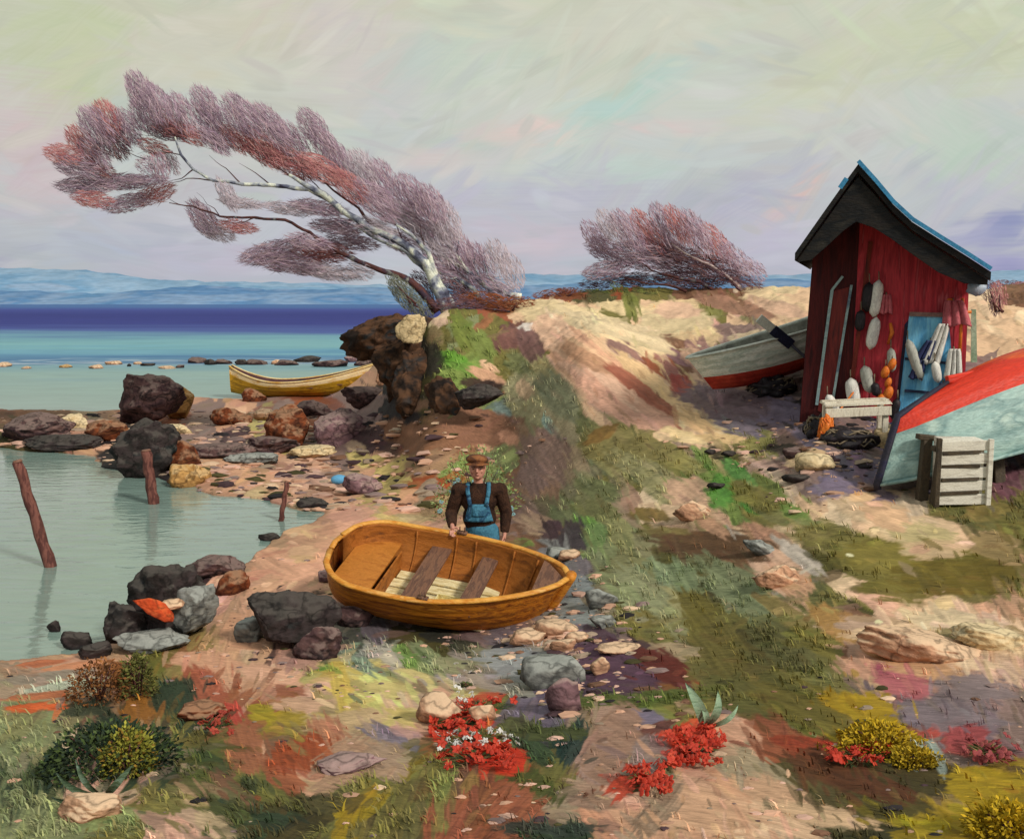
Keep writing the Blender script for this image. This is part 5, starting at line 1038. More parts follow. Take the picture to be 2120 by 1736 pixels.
D1 = [(290, 190, 95, 55, 62, 'm'), (325, 215, 95, 50, 62, 'm'), (375, 235, 95, 55, 60, 'm'), (425, 215, 90, 50, 55, 'm'), (445, 262, 110, 60, 52, 'm'), (500, 240, 110, 60, 50, 'm'), (560, 262, 115, 55, 50, 'm'), (600, 290, 105, 60, 48, 'm'), (648, 262, 90, 52, 52, 'm'), (672, 300, 95, 50, 55, 'm'), (540, 305, 120, 55, 42, 'r'), (600, 335, 130, 55, 30, 'r'), (665, 350, 110, 50, 30, 'r'),
      (385, 275, 100, 40, 25, 'r'), (440, 290, 90, 34, 40, 'm'), (490, 290, 90, 40, 40, 'r'), (350, 272, 90, 40, 5, 'd'), (340, 250, 80, 50, 50, 'r'), (300, 240, 90, 50, 55, 'm'), (222, 245, 85, 55, 58, 'r'), (200, 262, 100, 60, 50, 'm'), (235, 292, 90, 55, 52, 'd'), (262, 262, 90, 50, 55, 'm'), (170, 296, 90, 50, 48, 'r'), (196, 320, 90, 46, 45, 'm'), (132, 320, 85, 46, 12, 'r'), (160, 346, 100, 46, 12, 'm'), (205, 350, 70, 30, 15, 'r'),
      (180, 384, 130, 38, 0, 'm'), (250, 376, 120, 36, 2, 'm'), (190, 412, 90, 36, 8, 'r'), (262, 420, 100, 38, -12, 'm'), (320, 402, 90, 44, -20, 'r'), (300, 372, 100, 24, 0, 'm'), (318, 305, 70, 34, 20, 'r'), (330, 345, 60, 46, 70, 'm'), (300, 340, 40, 40, 20, 'm'), (355, 335, 60, 30, 60, 'l'),
      (702, 332, 95, 50, 60, 'm'), (748, 352, 95, 60, 60, 'l'), (790, 372, 95, 60, 60, 'm'), (722, 385, 110, 50, 40, 'r'), (780, 415, 120, 60, 40, 'm'), (848, 402, 95, 60, 58, 'm'), (890, 424, 95, 60, 58, 'm'), (922, 456, 95, 58, 62, 'l'), (862, 452, 110, 60, 40, 'm'), (820, 440, 110, 50, 30, 'l'),
      (660, 430, 120, 32, 10, 'm'), (700, 468, 120, 36, 4, 'm'), (600, 432, 110, 28, 8, 'l'), (470, 402, 80, 34, 60, 'l'), (500, 420, 100, 24, 8, 'l'), (420, 452, 95, 48, 50, 'm'), (445, 480, 90, 36, 20, 'l'), (490, 468, 90, 30, 10, 'r'), (560, 522, 130, 46, -14, 'm'), (600, 545, 150, 44, 8, 'm'), (665, 522, 130, 46, 2, 'r'), (680, 562, 120, 34, 10, 'l'), (640, 500, 100, 34, 10, 'm'), (730, 500, 110, 34, 10, 'm'), (780, 472, 100, 36, 22, 'l'), (832, 500, 90, 46, 22, 'm'), (745, 560, 60, 40, 20, 'l')]
crown(D1, DT, tree, 215, TONE, 1.6, .75)
tree2 = empty('windswept_tree', at(1040, 618, 24.4), label='smaller bare tree with thin pale stems behind the right side of the big bent tree', cat='tree')
for br_ in ([(1080, 614, 12), (1040, 606, 9), (1000, 588, 7), (962, 552, 5), (935, 515, 4), (910, 490, 3), (900, 460, 2)], [(1035, 622, 11), (1005, 592, 9), (965, 560, 7), (925, 535, 5), (880, 500, 3), (858, 466, 2)], [(1000, 630, 12), (980, 600, 10), (945, 575, 8), (905, 562, 5), (880, 545, 3)]):
    tpart('stem', [(br_, .3)], bark, tree2, 24.4)
for b_ in [([(965, 560, 4), (945, 520, 3), (950, 490, 1.5)], 0), ([(1000, 588, 4), (980, 548, 3), (985, 520, 1.5)], .2), ([(1040, 606, 4), (1010, 570, 3), (1000, 540, 1.5)], .2), ([(945, 575, 4), (910, 580, 3), (880, 575, 1)], 0)]: tpart('branch', [b_], bark, tree2, 24.4)
crown([(900, 505, 110, 60, 45, 'l'), (950, 520, 110, 60, 58, 'm'), (992, 545, 95, 58, 60, 'm'), (1030, 532, 80, 52, 65, 'l'), (1060, 560, 80, 48, 68, 'l'), (955, 570, 110, 60, 40, 'm'), (1012, 590, 95, 38, 25, 'm'), (905, 555, 90, 50, 30, 'm'), (880, 590, 80, 40, 40, 'd'), (945, 605, 100, 40, 30, 'd'), (1045, 595, 70, 40, 30, 'l')], 24.4, tree2, 190, TONE, 1.4, .7)
bush = empty('windswept_thicket', at(1400, 596, 26.6), label='wide low mauve thicket bent by wind on the dune crest', cat='thicket')
for br_ in ([(1535, 600, 8), (1510, 575, 6), (1470, 548, 5), (1420, 525, 3), (1390, 505, 2)], [(1480, 602, 8), (1450, 585, 6), (1400, 575, 5), (1350, 560, 3), (1310, 530, 2)], [(1530, 600, 6), (1490, 560, 4), (1450, 515, 3), (1430, 500, 2)], [(1420, 602, 7), (1385, 590, 5), (1340, 588, 3), (1290, 575, 2)]):
    tpart('stem', [(br_, .2)], pmat('pale_stem', ['d8c4bc', 'b09c9c', 'e2d2c8'], 5) if br_[0][0] == 1535 else barkd, bush, 26.2)
crown([(1232, 490, 85, 44, 52, 'm'), (1262, 468, 85, 44, 55, 'l'), (1300, 478, 105, 50, 52, 'm'), (1340, 480, 110, 48, 55, 'r'), (1378, 472, 115, 50, 60, 'm'), (1405, 466, 100, 44, 60, 'r'), (1440, 482, 110, 50, 60, 'm'), (1480, 505, 100, 50, 55, 'r'), (1520, 535, 90, 44, 48, 'm'), (1560, 558, 64, 40, 40, 'm'), (1262, 522, 110, 50, 24, 'm'), (1330, 530, 130, 60, 14, 'm'), (1402, 535, 130, 60, 14, 'd'), (1478, 555, 120, 50, 14, 'd'), (1255, 560, 100, 40, -8, 'm'), (1312, 578, 120, 30, 0, 'd'), (1232, 588, 70, 26, 0, 'd'), (1370, 510, 120, 50, 30, 'm'), (1430, 580, 150, 36, 5, 'd'), (1530, 580, 100, 34, 20, 'd')], 26.4, bush, 230, TONE, 1.6, .65)
for (x, y, w_, lab, dabs) in ((2062, 640, 60, 'small brown shrub on the dune just right of the hut', [(2050, 605, 60, 40, 60, 'd'), (2068, 610, 60, 36, 80, 'r'), (2058, 630, 50, 26, 80, 'd')]), (2095, 600, 60, 'brownish shrub on the crest at the right edge of the picture', [(2085, 590, 70, 22, 0, 'd'), (2115, 592, 70, 18, 0, 'r')]),
                             (1165, 612, 90, 'low rusty heather bush on the crest right of the bent tree', [(1150, 608, 100, 22, -5, 'n'), (1190, 604, 80, 18, 5, 'd')]), (1270, 620, 100, 'dark green juniper mound at the left foot of the thicket', [(1245, 610, 100, 22, 5, 'e'), (1290, 624, 90, 40, 60, 'e'), (1330, 610, 80, 24, 10, 'e')]),
                             (1050, 640, 90, 'reddish brown heather around the foot of the bent tree', [(1010, 625, 120, 40, 10, 'n'), (950, 632, 110, 34, 5, 'd'), (1070, 625, 80, 26, 0, 'n')]), (850, 625, 70, 'grey green bush leaning on the seaward side of the bent tree', [(840, 612, 100, 44, 50, 's'), (870, 640, 80, 40, 50, 's'), (820, 590, 60, 34, 50, 's')])):
    tt = dict(TONE); tt.update(n=[H('7a4028'), H('8c5030'), H('5c3424')], e=[H('3c4428'), H('566030'), H('2e3424'), H('6a7236')], s=[H('6a6c60'), H('54564c'), H('7c7e6e')])
    DD = {2062: 17.5, 2095: 26.5, 1165: 26, 1270: 25.5, 1050: 23.4, 850: 22.8}[x]
    o = empty('shrub', at(x, y, DD), label=lab, cat='shrub'); crown(dabs, DD, o, 260, tt, .9, .45, 'foliage')
    mb = MB()
    for k in range(3):
        c = dabs[min(k, len(dabs)-1)]; mb.tube([Vector((0, 0, 0))+Vector((.06*k, 0, -.05)), (at(c[0], c[1], DD)-o.location)], [.03, .008], 6)
    mb.build('stem', barkd, o)

# ------------------------------------------------------------------ grass, leaves and flowers
gm = attr_mat('grass_paint', .75)
mb = MB()
def blade(p, h, w_, lean, az_, col):
    d = Vector((math.cos(az_), math.sin(az_), 0)); s_ = Vector((-math.sin(az_+random.uniform(-.8, .8)), math.cos(az_), 0))*w_
    t1 = p+d*lean*h*.35+Vector((0, 0, h*.6)); t2 = p+d*lean*h+Vector((0, 0, h*(1-.25*lean)))
    mb.add([p-s_, p+s_, t1+s_*.7, t1-s_*.7, t2], [(0, 1, 2, 3), (3, 2, 4)], 0, col)
gre = lambda c: c[1] >= c[0]*.82 and c[1] > c[2]*1.15
cnt = 0
for _ in range(36000):
    x = random.uniform(-200, 2480); y = random.uniform(600, 1740)
    if 660 < x < 1190 and 1060 < y < 1320: continue
    i, c = hit(x, y); k = CO[i, c]; z = Z[i, c]
    if z < .12: continue
    isg = gre(k)
    dens = .85 if isg else .10
    if k[0] > .42: dens = .02
    cl = mnoise.noise(Vector((x/40, y/26, 2)))
    if random.random() > dens*(.45+1.3*cl): continue
    p = Vector((us[c]*Yr[i], Yr[i], z-.005)); sc_ = min(1.6, .55+p.y/22)
    v = random.uniform(.95, 1.75); col = tuple(float(a)*v*random.uniform(.93, 1.07) for a in k)
    g0 = .9+.5*math.sin(x/200)
    for _b in range(3):
        q_ = p+Vector((random.gauss(0, .03), random.gauss(0, .03), 0))*sc_
        blade(q_, random.uniform(.035, .10)*sc_, random.uniform(.004, .009)*sc_, random.uniform(.2, 1.2), PI*.85+g0*.5+random.gauss(0, .7), col)
tag(mb.build('grass', gm, None, False), 'short wind combed dune grass on the slopes', 'grass', kind='stuff')

def leafclump(name, label, cat, x, y, n_, h, r, tones, spread=1., leafw=.018, parts=True, up=.8):
    p = G(x, y); o = empty(name, p, label=label, cat=cat); mb = MB()
    for _ in range(n_):
        th = random.uniform(0, 2*PI); rr = math.sqrt(random.random())*r; b0_ = Vector((math.cos(th)*rr*.55, math.sin(th)*rr*.4, 0))
        az_ = th+random.gauss(0, .5); hh = h*random.uniform(.45, 1.)*(1-.45*rr/r); d = Vector((math.cos(az_), math.sin(az_), 0))
        wv = Vector((-math.sin(az_+.6), math.cos(az_+.6), 0))*leafw*random.uniform(.6, 1.4); ln = (r*.55)*spread
        t1 = b0_+d*ln*.4+Vector((0, 0, hh*.6)); t2 = b0_+d*ln+Vector((0, 0, hh*up*random.uniform(.8, 1.1)))
        c = random.choice(tones); v = random.uniform(.75, 1.25)
        mb.add([b0_-wv*.5, b0_+wv*.5, t1+wv, t1-wv, t2], [(0, 1, 2, 3), (3, 2, 4)], 0, tuple(k*v for k in c))
    mb.build('foliage', gm, o, False)
    mb = MB()
    for k in range(5):
        a = k*1.3; mb.tube([(0, 0, -.02), (math.cos(a)*r*.3, math.sin(a)*r*.3, h*.5)], [.008, .004], 5)
    mb.build('stem', barkd, o); return o
greens = [H('2a3626'), H('3c4a2a'), H('1f2e24'), H('4a5a30')]; yg = [H('7d7c2c'), H('8e8a34'), H('6a6a2a'), H('9a963c')]
def domebush(name, label, x, y, wpx, hpx, tones, n_=900, leaf=.03):
    p = G(x, y); k = F/p.y; rx, rz = wpx/k/2, hpx/k; o = empty(name, p, label=label, cat='bush'); mb = MB()
    for _ in range(n_):
        v = Vector((random.gauss(0, 1), random.gauss(0, 1), abs(random.gauss(0, 1)))).normalized()*random.uniform(.6, 1.)
        v *= 1+.25*mnoise.noise(v*2.5+Vector((x, y, 0)))
        c = Vector((v.x*rx, v.y*rx*.8, v.z*rz)); t = (Vector((v.x, v.y, v.z*.6))+Vector((random.gauss(0, .4), random.gauss(0, .4), random.gauss(0, .4)))).normalized()*leaf*random.uniform(.8, 2.2)
        s_ = t.cross(Vector((random.gauss(0, 1), -1, random.gauss(0, 1)))).normalized()*leaf*random.uniform(.25, .5)
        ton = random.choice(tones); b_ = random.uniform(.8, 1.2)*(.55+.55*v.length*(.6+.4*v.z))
        mb.add([c, c+t*.5+s_, c+t, c+t*.5-s_], [(0, 1, 2, 3)], 0, tuple(q*b_ for q in ton))
    mb.build('foliage', gm, o, False); mb = MB()
    for k in range(6):
        a = k*1.05; mb.tube([(0, 0, -.03), (math.cos(a)*rx*.3, math.sin(a)*rx*.25, rz*.45), (math.cos(a)*rx*.55, math.sin(a)*rx*.4, rz*.75)], [.012, .008, .004], 5)
    mb.build('stem', barkd, o); return o
domebush('bush', 'large dark green bush in the left foreground', 225, 1590, 300, 95, greens, 3200, .026)
domebush('bush', 'yellow green rounded bush in front of the large dark bush', 262, 1600, 120, 100, yg+[H('8a6a2a')], 1500, .022)
domebush('bush', 'olive bush sticking up behind the yellow green one', 285, 1440, 80, 100, [H('5f6030'), H('6f7038'), H('4c4c28')], 1100, .024)
domebush('bush', 'brown bush at the left behind the yellow green one', 205, 1450, 130, 90, [H('7a4c28'), H('8a5a30'), H('5c3c24')], 1200, .024)
domebush('bush', 'golden flowering gorse bush at the right in the foreground', 1820, 1545, 180, 46, [H('b0921c'), H('c4a224'), H('94801e'), H('b89a2c')], 2200, .02)
domebush('bush', 'golden gorse bush lower right of the first golden one', 1895, 1580, 110, 30, [H('b0921c'), H('b89a2c'), H('8e7a1e')], 1200, .018)
domebush('bush', 'golden gorse bush in the bottom right corner', 2090, 1725, 190, 60, [H('b4961c'), H('c8a424'), H('9a821c')], 2000, .02)
fs_ = domebush('flowering_shrub', 'green shrub dotted with pale blue blossoms right behind the man', 985, 1070, 190, 150, [H('8aa060'), H('98a86c'), H('a08058'), H('7a9058')], 1500, .035)
fs_['category'] = 'shrub'
for k in range(26):
    a = random.uniform(0, PI); rr = random.uniform(.45, .62); mb = MB()
    c = Vector((math.cos(a)*rr, -.1+random.uniform(-.2, .1), .15+math.sin(a)*rr*.9+random.uniform(-.1, .05)))
    for j in range(5):
        g_ = 2*PI*j/5; mb.ell(c+Vector((math.cos(g_)*.022, 0, math.sin(g_)*.022)), (.02, .008, .02), None, 8, 5)
    mb.build('blossom', M_bl if 'M_bl' in globals() else globals().setdefault('M_bl', pmat('pale_blue_petal', ['8fb4b8', '7aa0a4'], 8)), fs_)
# red flowers: each clump has leaves and petals
redp = pmat('red_petal', ['c43a22', 'b0301e', 'd05236'], 20, streak=.15, rough=.5); whtp = pmat('white_petal', ['e2ded6', 'd0ccc8'], 20, streak=.1)
def flower(o, c, r, m_, np_=5):
    mb = MB(); tilt = Euler((random.uniform(.4, 1.1), random.uniform(-.4, .4), random.uniform(0, 6))).to_matrix()
    for j in range(np_):
        g_ = 2*PI*j/np_; q_ = tilt @ Vector((math.cos(g_)*r*.55, math.sin(g_)*r*.55, .004*j))
        mb.ell(Vector(c)+q_, (r*.55, r*.42, r*.08), tilt @ Matrix.Rotation(g_, 3, 'Z'), 9, 5)
    mb.build('blossom', m_, o)
def fclump(x, y, wpx, dpx, n_, lab, r, m_, tones, cat='flowers', name='flower_clump', hgt=.05):
    wpx *= 1.25; dpx *= 1.3; n_ = int(n_*1.7)
    p = G(x, y); k = F/p.y; o = leafclump(name, lab, cat, x, y, 90, hgt, wpx/k/2*1.0, tones, 1., .008)
    for _ in range(n_):
        px_ = x+random.uniform(-.5, .5)*wpx; py_ = y+random.uniform(-.5, .5)*dpx; q_ = G(px_, py_)-p
        flower(o, q_+Vector((0, 0, hgt*random.uniform(.5, 1.))), r*random.uniform(.7, 1.2), m_)
    return o
ft = [H('4f5a2c'), H('6a5a34'), H('3c4a2c')]
fclump(945, 1500, 90, 60, 34, 'scarlet flower clump beside the long pink slab', .038, redp, ft)
fclump(985, 1575, 120, 36, 34, 'scarlet flower clump below the white blossoms', .036, redp, ft)
fclump(1000, 1470, 110, 26, 14, 'red flower clump highest of the three left ones', .03, redp, ft)
fclump(975, 1540, 150, 30, 30, 'small white blossoms between two scarlet clumps', .020, whtp, ft)
fclump(1440, 1560, 90, 70, 40, 'bright scarlet flower clump on the pink sandy hump in the foreground', .036, redp, ft)
fclump(1340, 1620, 70, 50, 22, 'scarlet flower clump trailing down left of the pink sandy hump', .034, redp, ft)
fclump(1780, 1572, 110, 26, 22, 'scarlet flower clump just below the golden gorse', .032, redp, ft)
fclump(960, 1420, 30, 70, 9, 'white blossoms climbing above the pink stone', .022, whtp, ft)
fclump(450, 1500, 60, 40, 12, 'dull red blossoms right of the dark bush', .034, pmat('dull_red_petal', ['a8402f', '94382c', 'b8543c'], 20), ft)
fclump(2050, 1560, 90, 50, 12, 'dull red blossoms near the right edge', .036, pmat('dull_red_petal_two', ['9c4440', '8a3c40', 'ac5a50'], 20), ft)
# long pale leaves
def longleaves(x, y, lst, lab, cols):
    p = G(x, y); o = empty('long_leaved_plant', p, label=lab, cat='plant'); k = F/p.y
    for (dx, dy, w_) in lst:
        mb = MB(); vs = []; n_ = 10
        tip = at(x+dx, y+dy, p.y-.05)-p
        side_ = Vector((-(tip.z), 0, tip.x)).normalized()
        for i in range(n_+1):
            t = i/n_; c = tip*t+Vector((.02*math.sin(t*3), -.10*math.sin(t*PI), .02*math.sin(t*PI))); w2 = w_/k*.5*max(0.,math.sin(PI*min(1, t*.94+.06)))**.8
            vs += [c-side_*w2, c+Vector((0, .012, 0)), c+side_*w2]
        fs = []
        for i in range(n_): a = i*3; fs += [(a, a+1, a+4, a+3), (a+1, a+2, a+5, a+4)]
        mb.add(vs, fs); mb.build('leaf', pmat('leaf_'+lab[:12], cols, 12, (1, 1, 5), .5, .4), o)
longleaves(1455, 1508, [(-38, -96, 24), (30, -80, 18), (72, -50, 12), (-10, -60, 14)], 'plant with broad pale green blades above the bright scarlet clump', ['7f9a80', '93ab8c', '5f7c5c'])
longleaves(215, 1650, [(-100, -50, 16), (-60, -80, 14), (60, -70, 16), (-110, 0, 14)], 'plant with dark broad blades at the foot of the large dark bush', ['2f4030', '4a5c40', '6a8070'])
# nets and junk below the hut
for (x, y, w_, h_, mm, lab) in ((1760, 928, 120, 44, blk, 'dark heap of fishing net before the white bench'), (1700, 905, 70, 50, blk, 'dark net bundle at the left foot of the hut'), (1600, 815, 110, 40, blk, 'dark tarred net heap between white boat and hut'), (1712, 912, 34, 56, orgm, 'orange net rag draped on the dark bundle'), (1850, 905, 60, 30, nav, 'dark blue tarp bundle behind the bow of the overturned boat')):
    p = G(x, y); k = F/p.y; mb = MB(); o = empty('net_heap', (p.x, p.y, p.z), label=lab, cat='net')
    mb.ell((0, .1, h_/k*.3), (w_/k/2*.85, w_/k/2*.6, h_/k*.6), None, 28, 18, 0, .5, 3., x); mb.build('net', mm, o)
    mb = MB()
    for s_ in range(9):
        pts = []; a0 = random.uniform(0, 6)
        for j in range(14):
            a = a0+j*.45; e_ = .85+.25*math.sin(j*1.3+s_); zz = abs(math.sin(j*.5+s_))*.8
            pts.append((math.cos(a)*w_/k/2*e_*(1-.4*zz), .1+math.sin(a)*w_/k/2*.6*e_*(1-.4*zz), .02+h_/k*.95*zz))
        mb.tube(pts, .012, 5)
    mb.build('cord', rope if mm is not orgm else orgm, o)

# ------------------------------------------------------------------ the fisherman
def skin(name, nodes, edges, root, levels=2):
    me = bpy.data.meshes.new(name); names = list(nodes); idx = {k: i for i, k in enumerate(names)}
    me.from_pydata([nodes[k][0] for k in names], [(idx[a], idx[b]) for a, b in edges], [])
    o = bpy.data.objects.new(name, me); COL.objects.link(o)
    o.modifiers.new('s', 'SKIN'); o.modifiers.new('u', 'SUBSURF').levels = levels
    for k in names:
        sv = me.skin_vertices[0].data[idx[k]]; r = nodes[k][1]; sv.radius = (r, r) if not isinstance(r, tuple) else r; sv.use_root = (k == root)
    dg = bpy.context.evaluated_depsgraph_get(); m2 = bpy.data.meshes.new_from_object(o.evaluated_get(dg)); 
    bpy.data.objects.remove(o); return m2
def join_remesh(name, meshes, voxel, mat, parent, smooth=4):
    bm = bmesh.new()
    for mm in meshes: bm.from_mesh(mm)
    me = bpy.data.meshes.new(name); bm.to_mesh(me); bm.free()
    o = bpy.data.objects.new(name, me); COL.objects.link(o)
    r = o.modifiers.new('r', 'REMESH'); r.mode = 'VOXEL'; r.voxel_size = voxel; r.use_smooth_shade = True
    sm_ = o.modifiers.new('s', 'SMOOTH'); sm_.iterations = smooth
    dg = bpy.context.evaluated_depsgraph_get(); m2 = bpy.data.meshes.new_from_object(o.evaluated_get(dg)); bpy.data.objects.remove(o)
    m2.name = name; m2.materials.clear(); m2.materials.append(mat); o = bpy.data.objects.new(name, m2); COL.objects.link(o); o.parent = parent
    for p in m2.polygons: p.use_smooth = True
    return o
def mbmesh(mb): me = bpy.data.meshes.new('t'); me.from_pydata(mb.v, [], mb.f); return me
MD = 11.6
mp_ = at(990, 1215, MD); mz = ground_z(mp_.x, MD); topz = at(985, 940, MD).z
HM = topz-mz
man = empty('person', (mp_.x, MD, mz), label='man in brown cap, dark jumper and blue dungarees leaning a hand on the rowing boat', cat='person')
V = Vector
# local frame: x to the picture's right, -y to the camera. Heights are above the ground
hd = HM-.155     # head centre
sh = hd-.27      # shoulder line
hipz = sh-.50
def loc(px, py, d=MD): return at(px, py, d)-man.location
handL = loc(936, 1092, 11.12)      # hand on far gunwale at the left
elbL = loc(938, 1045, 11.72)
shL = V((-.235, .0, sh)); shR = V((.255, .0, sh)); 
xo = loc(990, 960).x
for v in (shL, shR): v.x += xo
elbL = V((xo-.33, .0, sh-.30)); elbR = V((xo+.33, .03, sh-.29)); handR = V((xo+.31, -.06, sh-.54))
hd_c = V((xo-.01, -.03, hd)); neck = V((xo, .0, sh+.07)); chest = V((xo, .01, sh-.10)); waist = V((xo+.02, .02, sh-.33)); hip = V((xo+.05, .03, hipz))
kL = V((xo-.10, -.20, hipz*.50)); kR = V((xo+.17, -.16, hipz*.50)); aL = V((xo-.12, .06, .09)); aR = V((xo+.20, .12, .09))
def arm_nodes(s, e, h): return s, e, h
def fingers(nodes, edges, wrist, palm_dir, across, pre, curl):
    palm = wrist+palm_dir*.085; nodes[pre+'palm'] = (palm, (.042, .024)); edges.append((pre+'wrist', pre+'palm'))
    out_ = []
    for k in range(4):
        L = (.066, .076, .071, .056)[k]; b0_ = palm+across*(.03-.02*k)+palm_dir*.005
        seg = []; d = palm_dir.copy(); p = b0_; pts = [p]
        for j in range(3):
            d = (d+curl*.45).normalized(); p = p+d*L/2.6; pts.append(p)
        mb = MB(); mb.tube(pts, [.0105, .0100, .0092, .0075], 8); out_.append(mbmesh(mb))
    tp = wrist+palm_dir*.03+across*.03; mb = MB(); mb.tube([tp, tp+across*.035+palm_dir*.025, tp+across*.045+palm_dir*.055+curl*.015], [.014, .012, .009], 8); out_.append(mbmesh(mb)); return out_
wr = handL+V((0, .0, .045)); dL = (handL-elbL).normalized(); dR = (handR-elbR).normalized()
nodes = dict(hip=(hip, .13), waist=(waist, .12), chest=(chest, (.15, .11)), neckb=(V((xo, 0, sh+.0)), .075), neck=(neck, .056), head=(hd_c, .07),
             sL=(shL, .06), eL=(elbL, .045), Lwrist=(handL-dL*.07, .028), sR=(shR, .06), eR=(elbR, .045), Rwrist=(handR-dR*.02, .028),
             hL=(hip+V((-.1, 0, -.06)), .10), kL=(kL, .06), aL=(aL, .045), hR=(hip+V((.1, 0, -.06)), .10), kR=(kR, .06), aR=(aR, .045), fL=(aL+V((-.02, -.16, -.045)), .035), fR=(aR+V((.02, -.16, -.045)), .035))
edges = [('hip', 'waist'), ('waist', 'chest'), ('chest', 'neckb'), ('neckb', 'neck'), ('neck', 'head'), ('chest', 'sL'), ('sL', 'eL'), ('eL', 'Lwrist'), ('chest', 'sR'), ('sR', 'eR'), ('eR', 'Rwrist'), ('hip', 'hL'), ('hL', 'kL'), ('kL', 'aL'), ('aL', 'fL'), ('hip', 'hR'), ('hR', 'kR'), ('kR', 'aR'), ('aR', 'fR')]
extra = fingers(nodes, edges, nodes['Lwrist'][0], V((.1, -.75, -.35)).normalized(), V((.9, .1, 0)).normalized(), 'L', V((0, -.3, -1)))
extra += fingers(nodes, edges, nodes['Rwrist'][0], dR, V((-.2, -.9, 0)).normalized(), 'R', V((-.7, -.3, -.3)))
bodym = skin('body', nodes, edges, 'hip')
hs = 1.25
mb = MB(); mb.ell(hd_c+V((0, 0, .0)), (.080*hs, .098*hs, .118*hs), None, 24, 18)
mb.ell(hd_c+V((0, -.02, -.065)), (.060*hs, .075*hs, .065*hs), None, 18, 12)       # jaw
mb.tube([hd_c+V((0, -.098, .02))*hs, hd_c+V((0, -.122, -.022))*hs, hd_c+V((0, -.10, -.034))*hs], [.010, .017, .012], 8)
for s_ in (-1, 1):
    mb.ell(hd_c+V((s_*.092, .005, -.005)), (.012, .022, .034), None, 10, 8); mb.ell(hd_c+V((s_*.035, -.098, .022)), (.022, .014, .010), None, 10, 8)
    mb.ell(hd_c+V((s_*.045, -.09, -.03)), (.024, .018, .02), None, 10, 8)
mb.ell(hd_c+V((0, -.105, -.066)), (.026, .012, .008), None, 10, 6); mb.ell(hd_c+V((0, -.102, -.079)), (.022, .012, .008), None, 10, 6); mb.ell(hd_c+V((0, -.09, -.108)), (.026, .02, .018), None, 10, 8)
body = join_remesh('body', [bodym, mbmesh(mb)]+extra, .0055, pmat('skin', ['a86f5c', 'bd8470', 'c8907c', '9a5f52'], 14, (1, 1, 1), .55, .15, .3, .08), man, 2)
for s_ in (-1, 1):
    mb = MB(); mb.ell(hd_c+V((s_*.036*hs, -.100*hs, .004)), (.013, .007, .006), None, 10, 6); mb.build('eye', pmat('eye_dark', ['2a1f20', '3a2c2c'], 20), man)
    mb = MB(); mb.tube([hd_c+V((s_*.018*hs, -.108*hs, .026)), hd_c+V((s_*.055*hs, -.096*hs, .024))], .006, 6); mb.build('eyebrow', pmat('brow', ['5c4438', '4a342c'], 20), man)
mb = MB(); mb.tube([hd_c+V((-.024, -.118, -.0725)), hd_c+V((.024, -.118, -.0725))], .0035, 6); mb.build('mouth', pmat('lips', ['7a3c38', '8a4640'], 20), man)
# hair at the sides and back
mb = MB(); mb.ell(hd_c+V((0, .030, .03)), (.106, .110, .118), None, 20, 14, 0, .06, 6); mb.build('hair', pmat('hair', ['4a352c', '5c4436', '33241f'], 18, (1, 1, 4)), man)
# cap
capm = pmat('cap_brown', ['7a4a2c', '8e5a34', '5c3824', '3c2620'], 9, (1, 1, 1), .8, .4)
mb = MB(); mb.ell(hd_c+V((-.005, .004, .098)), (.136, .150, .064), (-.12, .05, 0), 24, 14, 0, .06, 3); mb.ell(hd_c+V((0, .0, .076)), (.119, .136, .038), None, 24, 10)
mb.tube([hd_c+V((0, 0, .135)), hd_c+V((0, 0, .147))], .012, 8); mb.build('cap', capm, man)
mb = MB(); vs = []
for i in range(13):
    a = PI*(1.18+.64*i/12); 
    for rr, zz in ((.115, .074), (.182, .058), (.182, .050), (.115, .064)): vs.append(hd_c+V((math.cos(a)*rr*.95, math.sin(a)*rr, zz)))
fs = []
for i in range(12):
    for j in range(4): fs.append((i*4+j, (i+1)*4+j, (i+1)*4+(j+1) % 4, i*4+(j+1) % 4))
fs += [(0, 1, 2, 3), (51, 50, 49, 48)]; mb.add(vs, fs); mb.build('cap_peak', capm, man)
# jumper
mj = MB(); ta = V((xo+.005, .005, 0))
mj.ell(V((xo+.005, .01, sh-.12)), (.225, .155, .20)); mj.ell(V((xo+.01, .015, sh-.34)), (.205, .16, .20)); mj.tube([V((xo, .01, sh-.06)), V((xo, 0, sh+.03)), V((xo, -.002, sh+.085))], [.15, .105, .078], 16)
for a_, e_, w_, in ((shL, elbL, nodes['Lwrist'][0]), (shR, elbR, nodes['Rwrist'][0])):
    inn = V((xo, 0, sh-.03)).lerp(a_, .55); pts = [inn, a_+V((0, 0, -.01)), a_.lerp(e_, .5), e_, e_.lerp(w_, .5), e_.lerp(w_, .95)]
    mj.tube(pts, [.10, .096, .084, .076, .066, .052], 14)
    for p_, r_ in ((a_+V((0, 0, -.012)), .097), (e_, .076)): mj.ell(p_, (r_, r_, r_))
jm = mbmesh(mj)
join_remesh('jumper', [jm], .009, pmat('jumper_brown', ['2a1c18', '3a2820', '4a3226', '241a18'], 8, (1, 1, 1), .9, .8, .1, .25, dist=.03), man, 2)
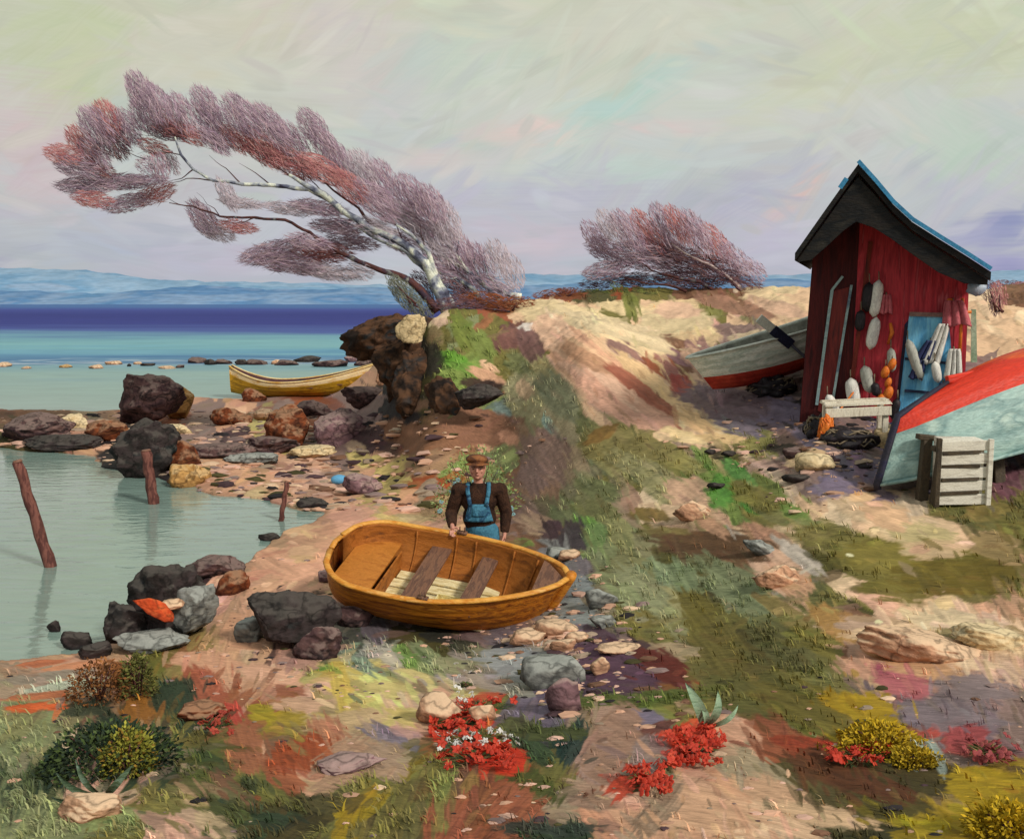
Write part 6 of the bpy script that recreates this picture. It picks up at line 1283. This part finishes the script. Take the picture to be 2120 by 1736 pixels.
# dungarees
den = pmat('denim', ['2a5068', '3a6a82', '4a7f96', '1f3a58', '6a9ab0'], 6, (1, 1, .8), .85, .6, .1, .22)
dn = dict(w=(waist+V((0, -.01, -.02)), (.195, .15)), h=(hip, (.19, .155)), hL=(hip+V((-.10, -.01, -.09)), .125), kL=(kL, .098), aL=(aL+V((0, 0, .05)), .085), hR=(hip+V((.10, -.01, -.09)), .125), kR=(kR, .098), aR=(aR+V((0, 0, .05)), .085))
dm = skin('dungarees', dn, [('w', 'h'), ('h', 'hL'), ('hL', 'kL'), ('kL', 'aL'), ('h', 'hR'), ('hR', 'kR'), ('kR', 'aR')], 'h')
dung = join_remesh('dungarees', [dm], .012, den, man, 2)
def patch(mb, pts, off=.0, th=.012):      # a cloth panel bent around the chest
    vs = []
    nx, nz = 8, 8
    for j in range(nz+1):
        t = j/nz
        for i in range(nx+1):
            s_ = i/nx; a = V(pts[0]).lerp(V(pts[1]), s_); b_ = V(pts[3]).lerp(V(pts[2]), s_); p = a.lerp(b_, t)
            k = (p.x-xo)/.2; p.y = p.y+.07*k*k-off; vs.append(p)
    m_ = nx+1; fs = [(j*m_+i, j*m_+i+1, (j+1)*m_+i+1, (j+1)*m_+i) for j in range(nz) for i in range(nx)]
    k0 = len(vs); vs2 = [v+V((0, th, 0)) for v in vs]; fs2 = [tuple(q+k0 for q in reversed(f)) for f in fs]
    ed = []
    for i in range(nx): ed += [(i+1, i, i+k0, i+1+k0), (nz*m_+i, nz*m_+i+1, nz*m_+i+1+k0, nz*m_+i+k0)]
    for j in range(nz): ed += [(j*m_, (j+1)*m_, (j+1)*m_+k0, j*m_+k0), ((j+1)*m_+nx, j*m_+nx, j*m_+nx+k0, (j+1)*m_+nx+k0)]
    mb.add(vs+vs2, fs+fs2+ed)
mb = MB(); yb0 = -.172
patch(mb, [(xo-.17, yb0-.01, sh-.36), (xo+.18, yb0-.01, sh-.36), (xo+.12, yb0+.008, sh-.15), (xo-.11, yb0+.008, sh-.15)]); mb.build('bib', den, man)
mb = MB(); patch(mb, [(xo-.07, yb0-.018, sh-.29), (xo+.08, yb0-.018, sh-.29), (xo+.075, yb0-.006, sh-.19), (xo-.065, yb0-.006, sh-.19)]); mb.build('pocket', den, man)
for s_ in (-1, 1):
    mb = MB(); pts = [V((xo+s_*.095, yb0+.01, sh-.17)), V((xo+s_*.11, -.138, sh-.08)), V((xo+s_*.125, -.11, sh+.0)), V((xo+s_*.125, -.04, sh+.075)), V((xo+s_*.115, .05, sh+.075)), V((xo+s_*.08, .13, sh-.05)), V((xo+s_*.03, .155, sh-.3))]
    for a, b_ in zip(pts[:-1], pts[1:]): mb.bar(a, b_+(b_-a).normalized()*.008, .048, .012, (0, -1, .6) if a.z < sh else (0, 0, 1))
    mb.build('strap', den, man)
for s_ in (-1, 1):
    a = aL if s_ < 0 else aR; mb = MB(); mb.ell(a+V((0, -.08, -.04)), (.055, .15, .05)); mb.tube([a+V((0, 0, -.05)), a+V((0, 0, .1))], [.06, .058], 12); mb.build('boot', pmat('boot', ['23201e', '332c28'], 6), man)
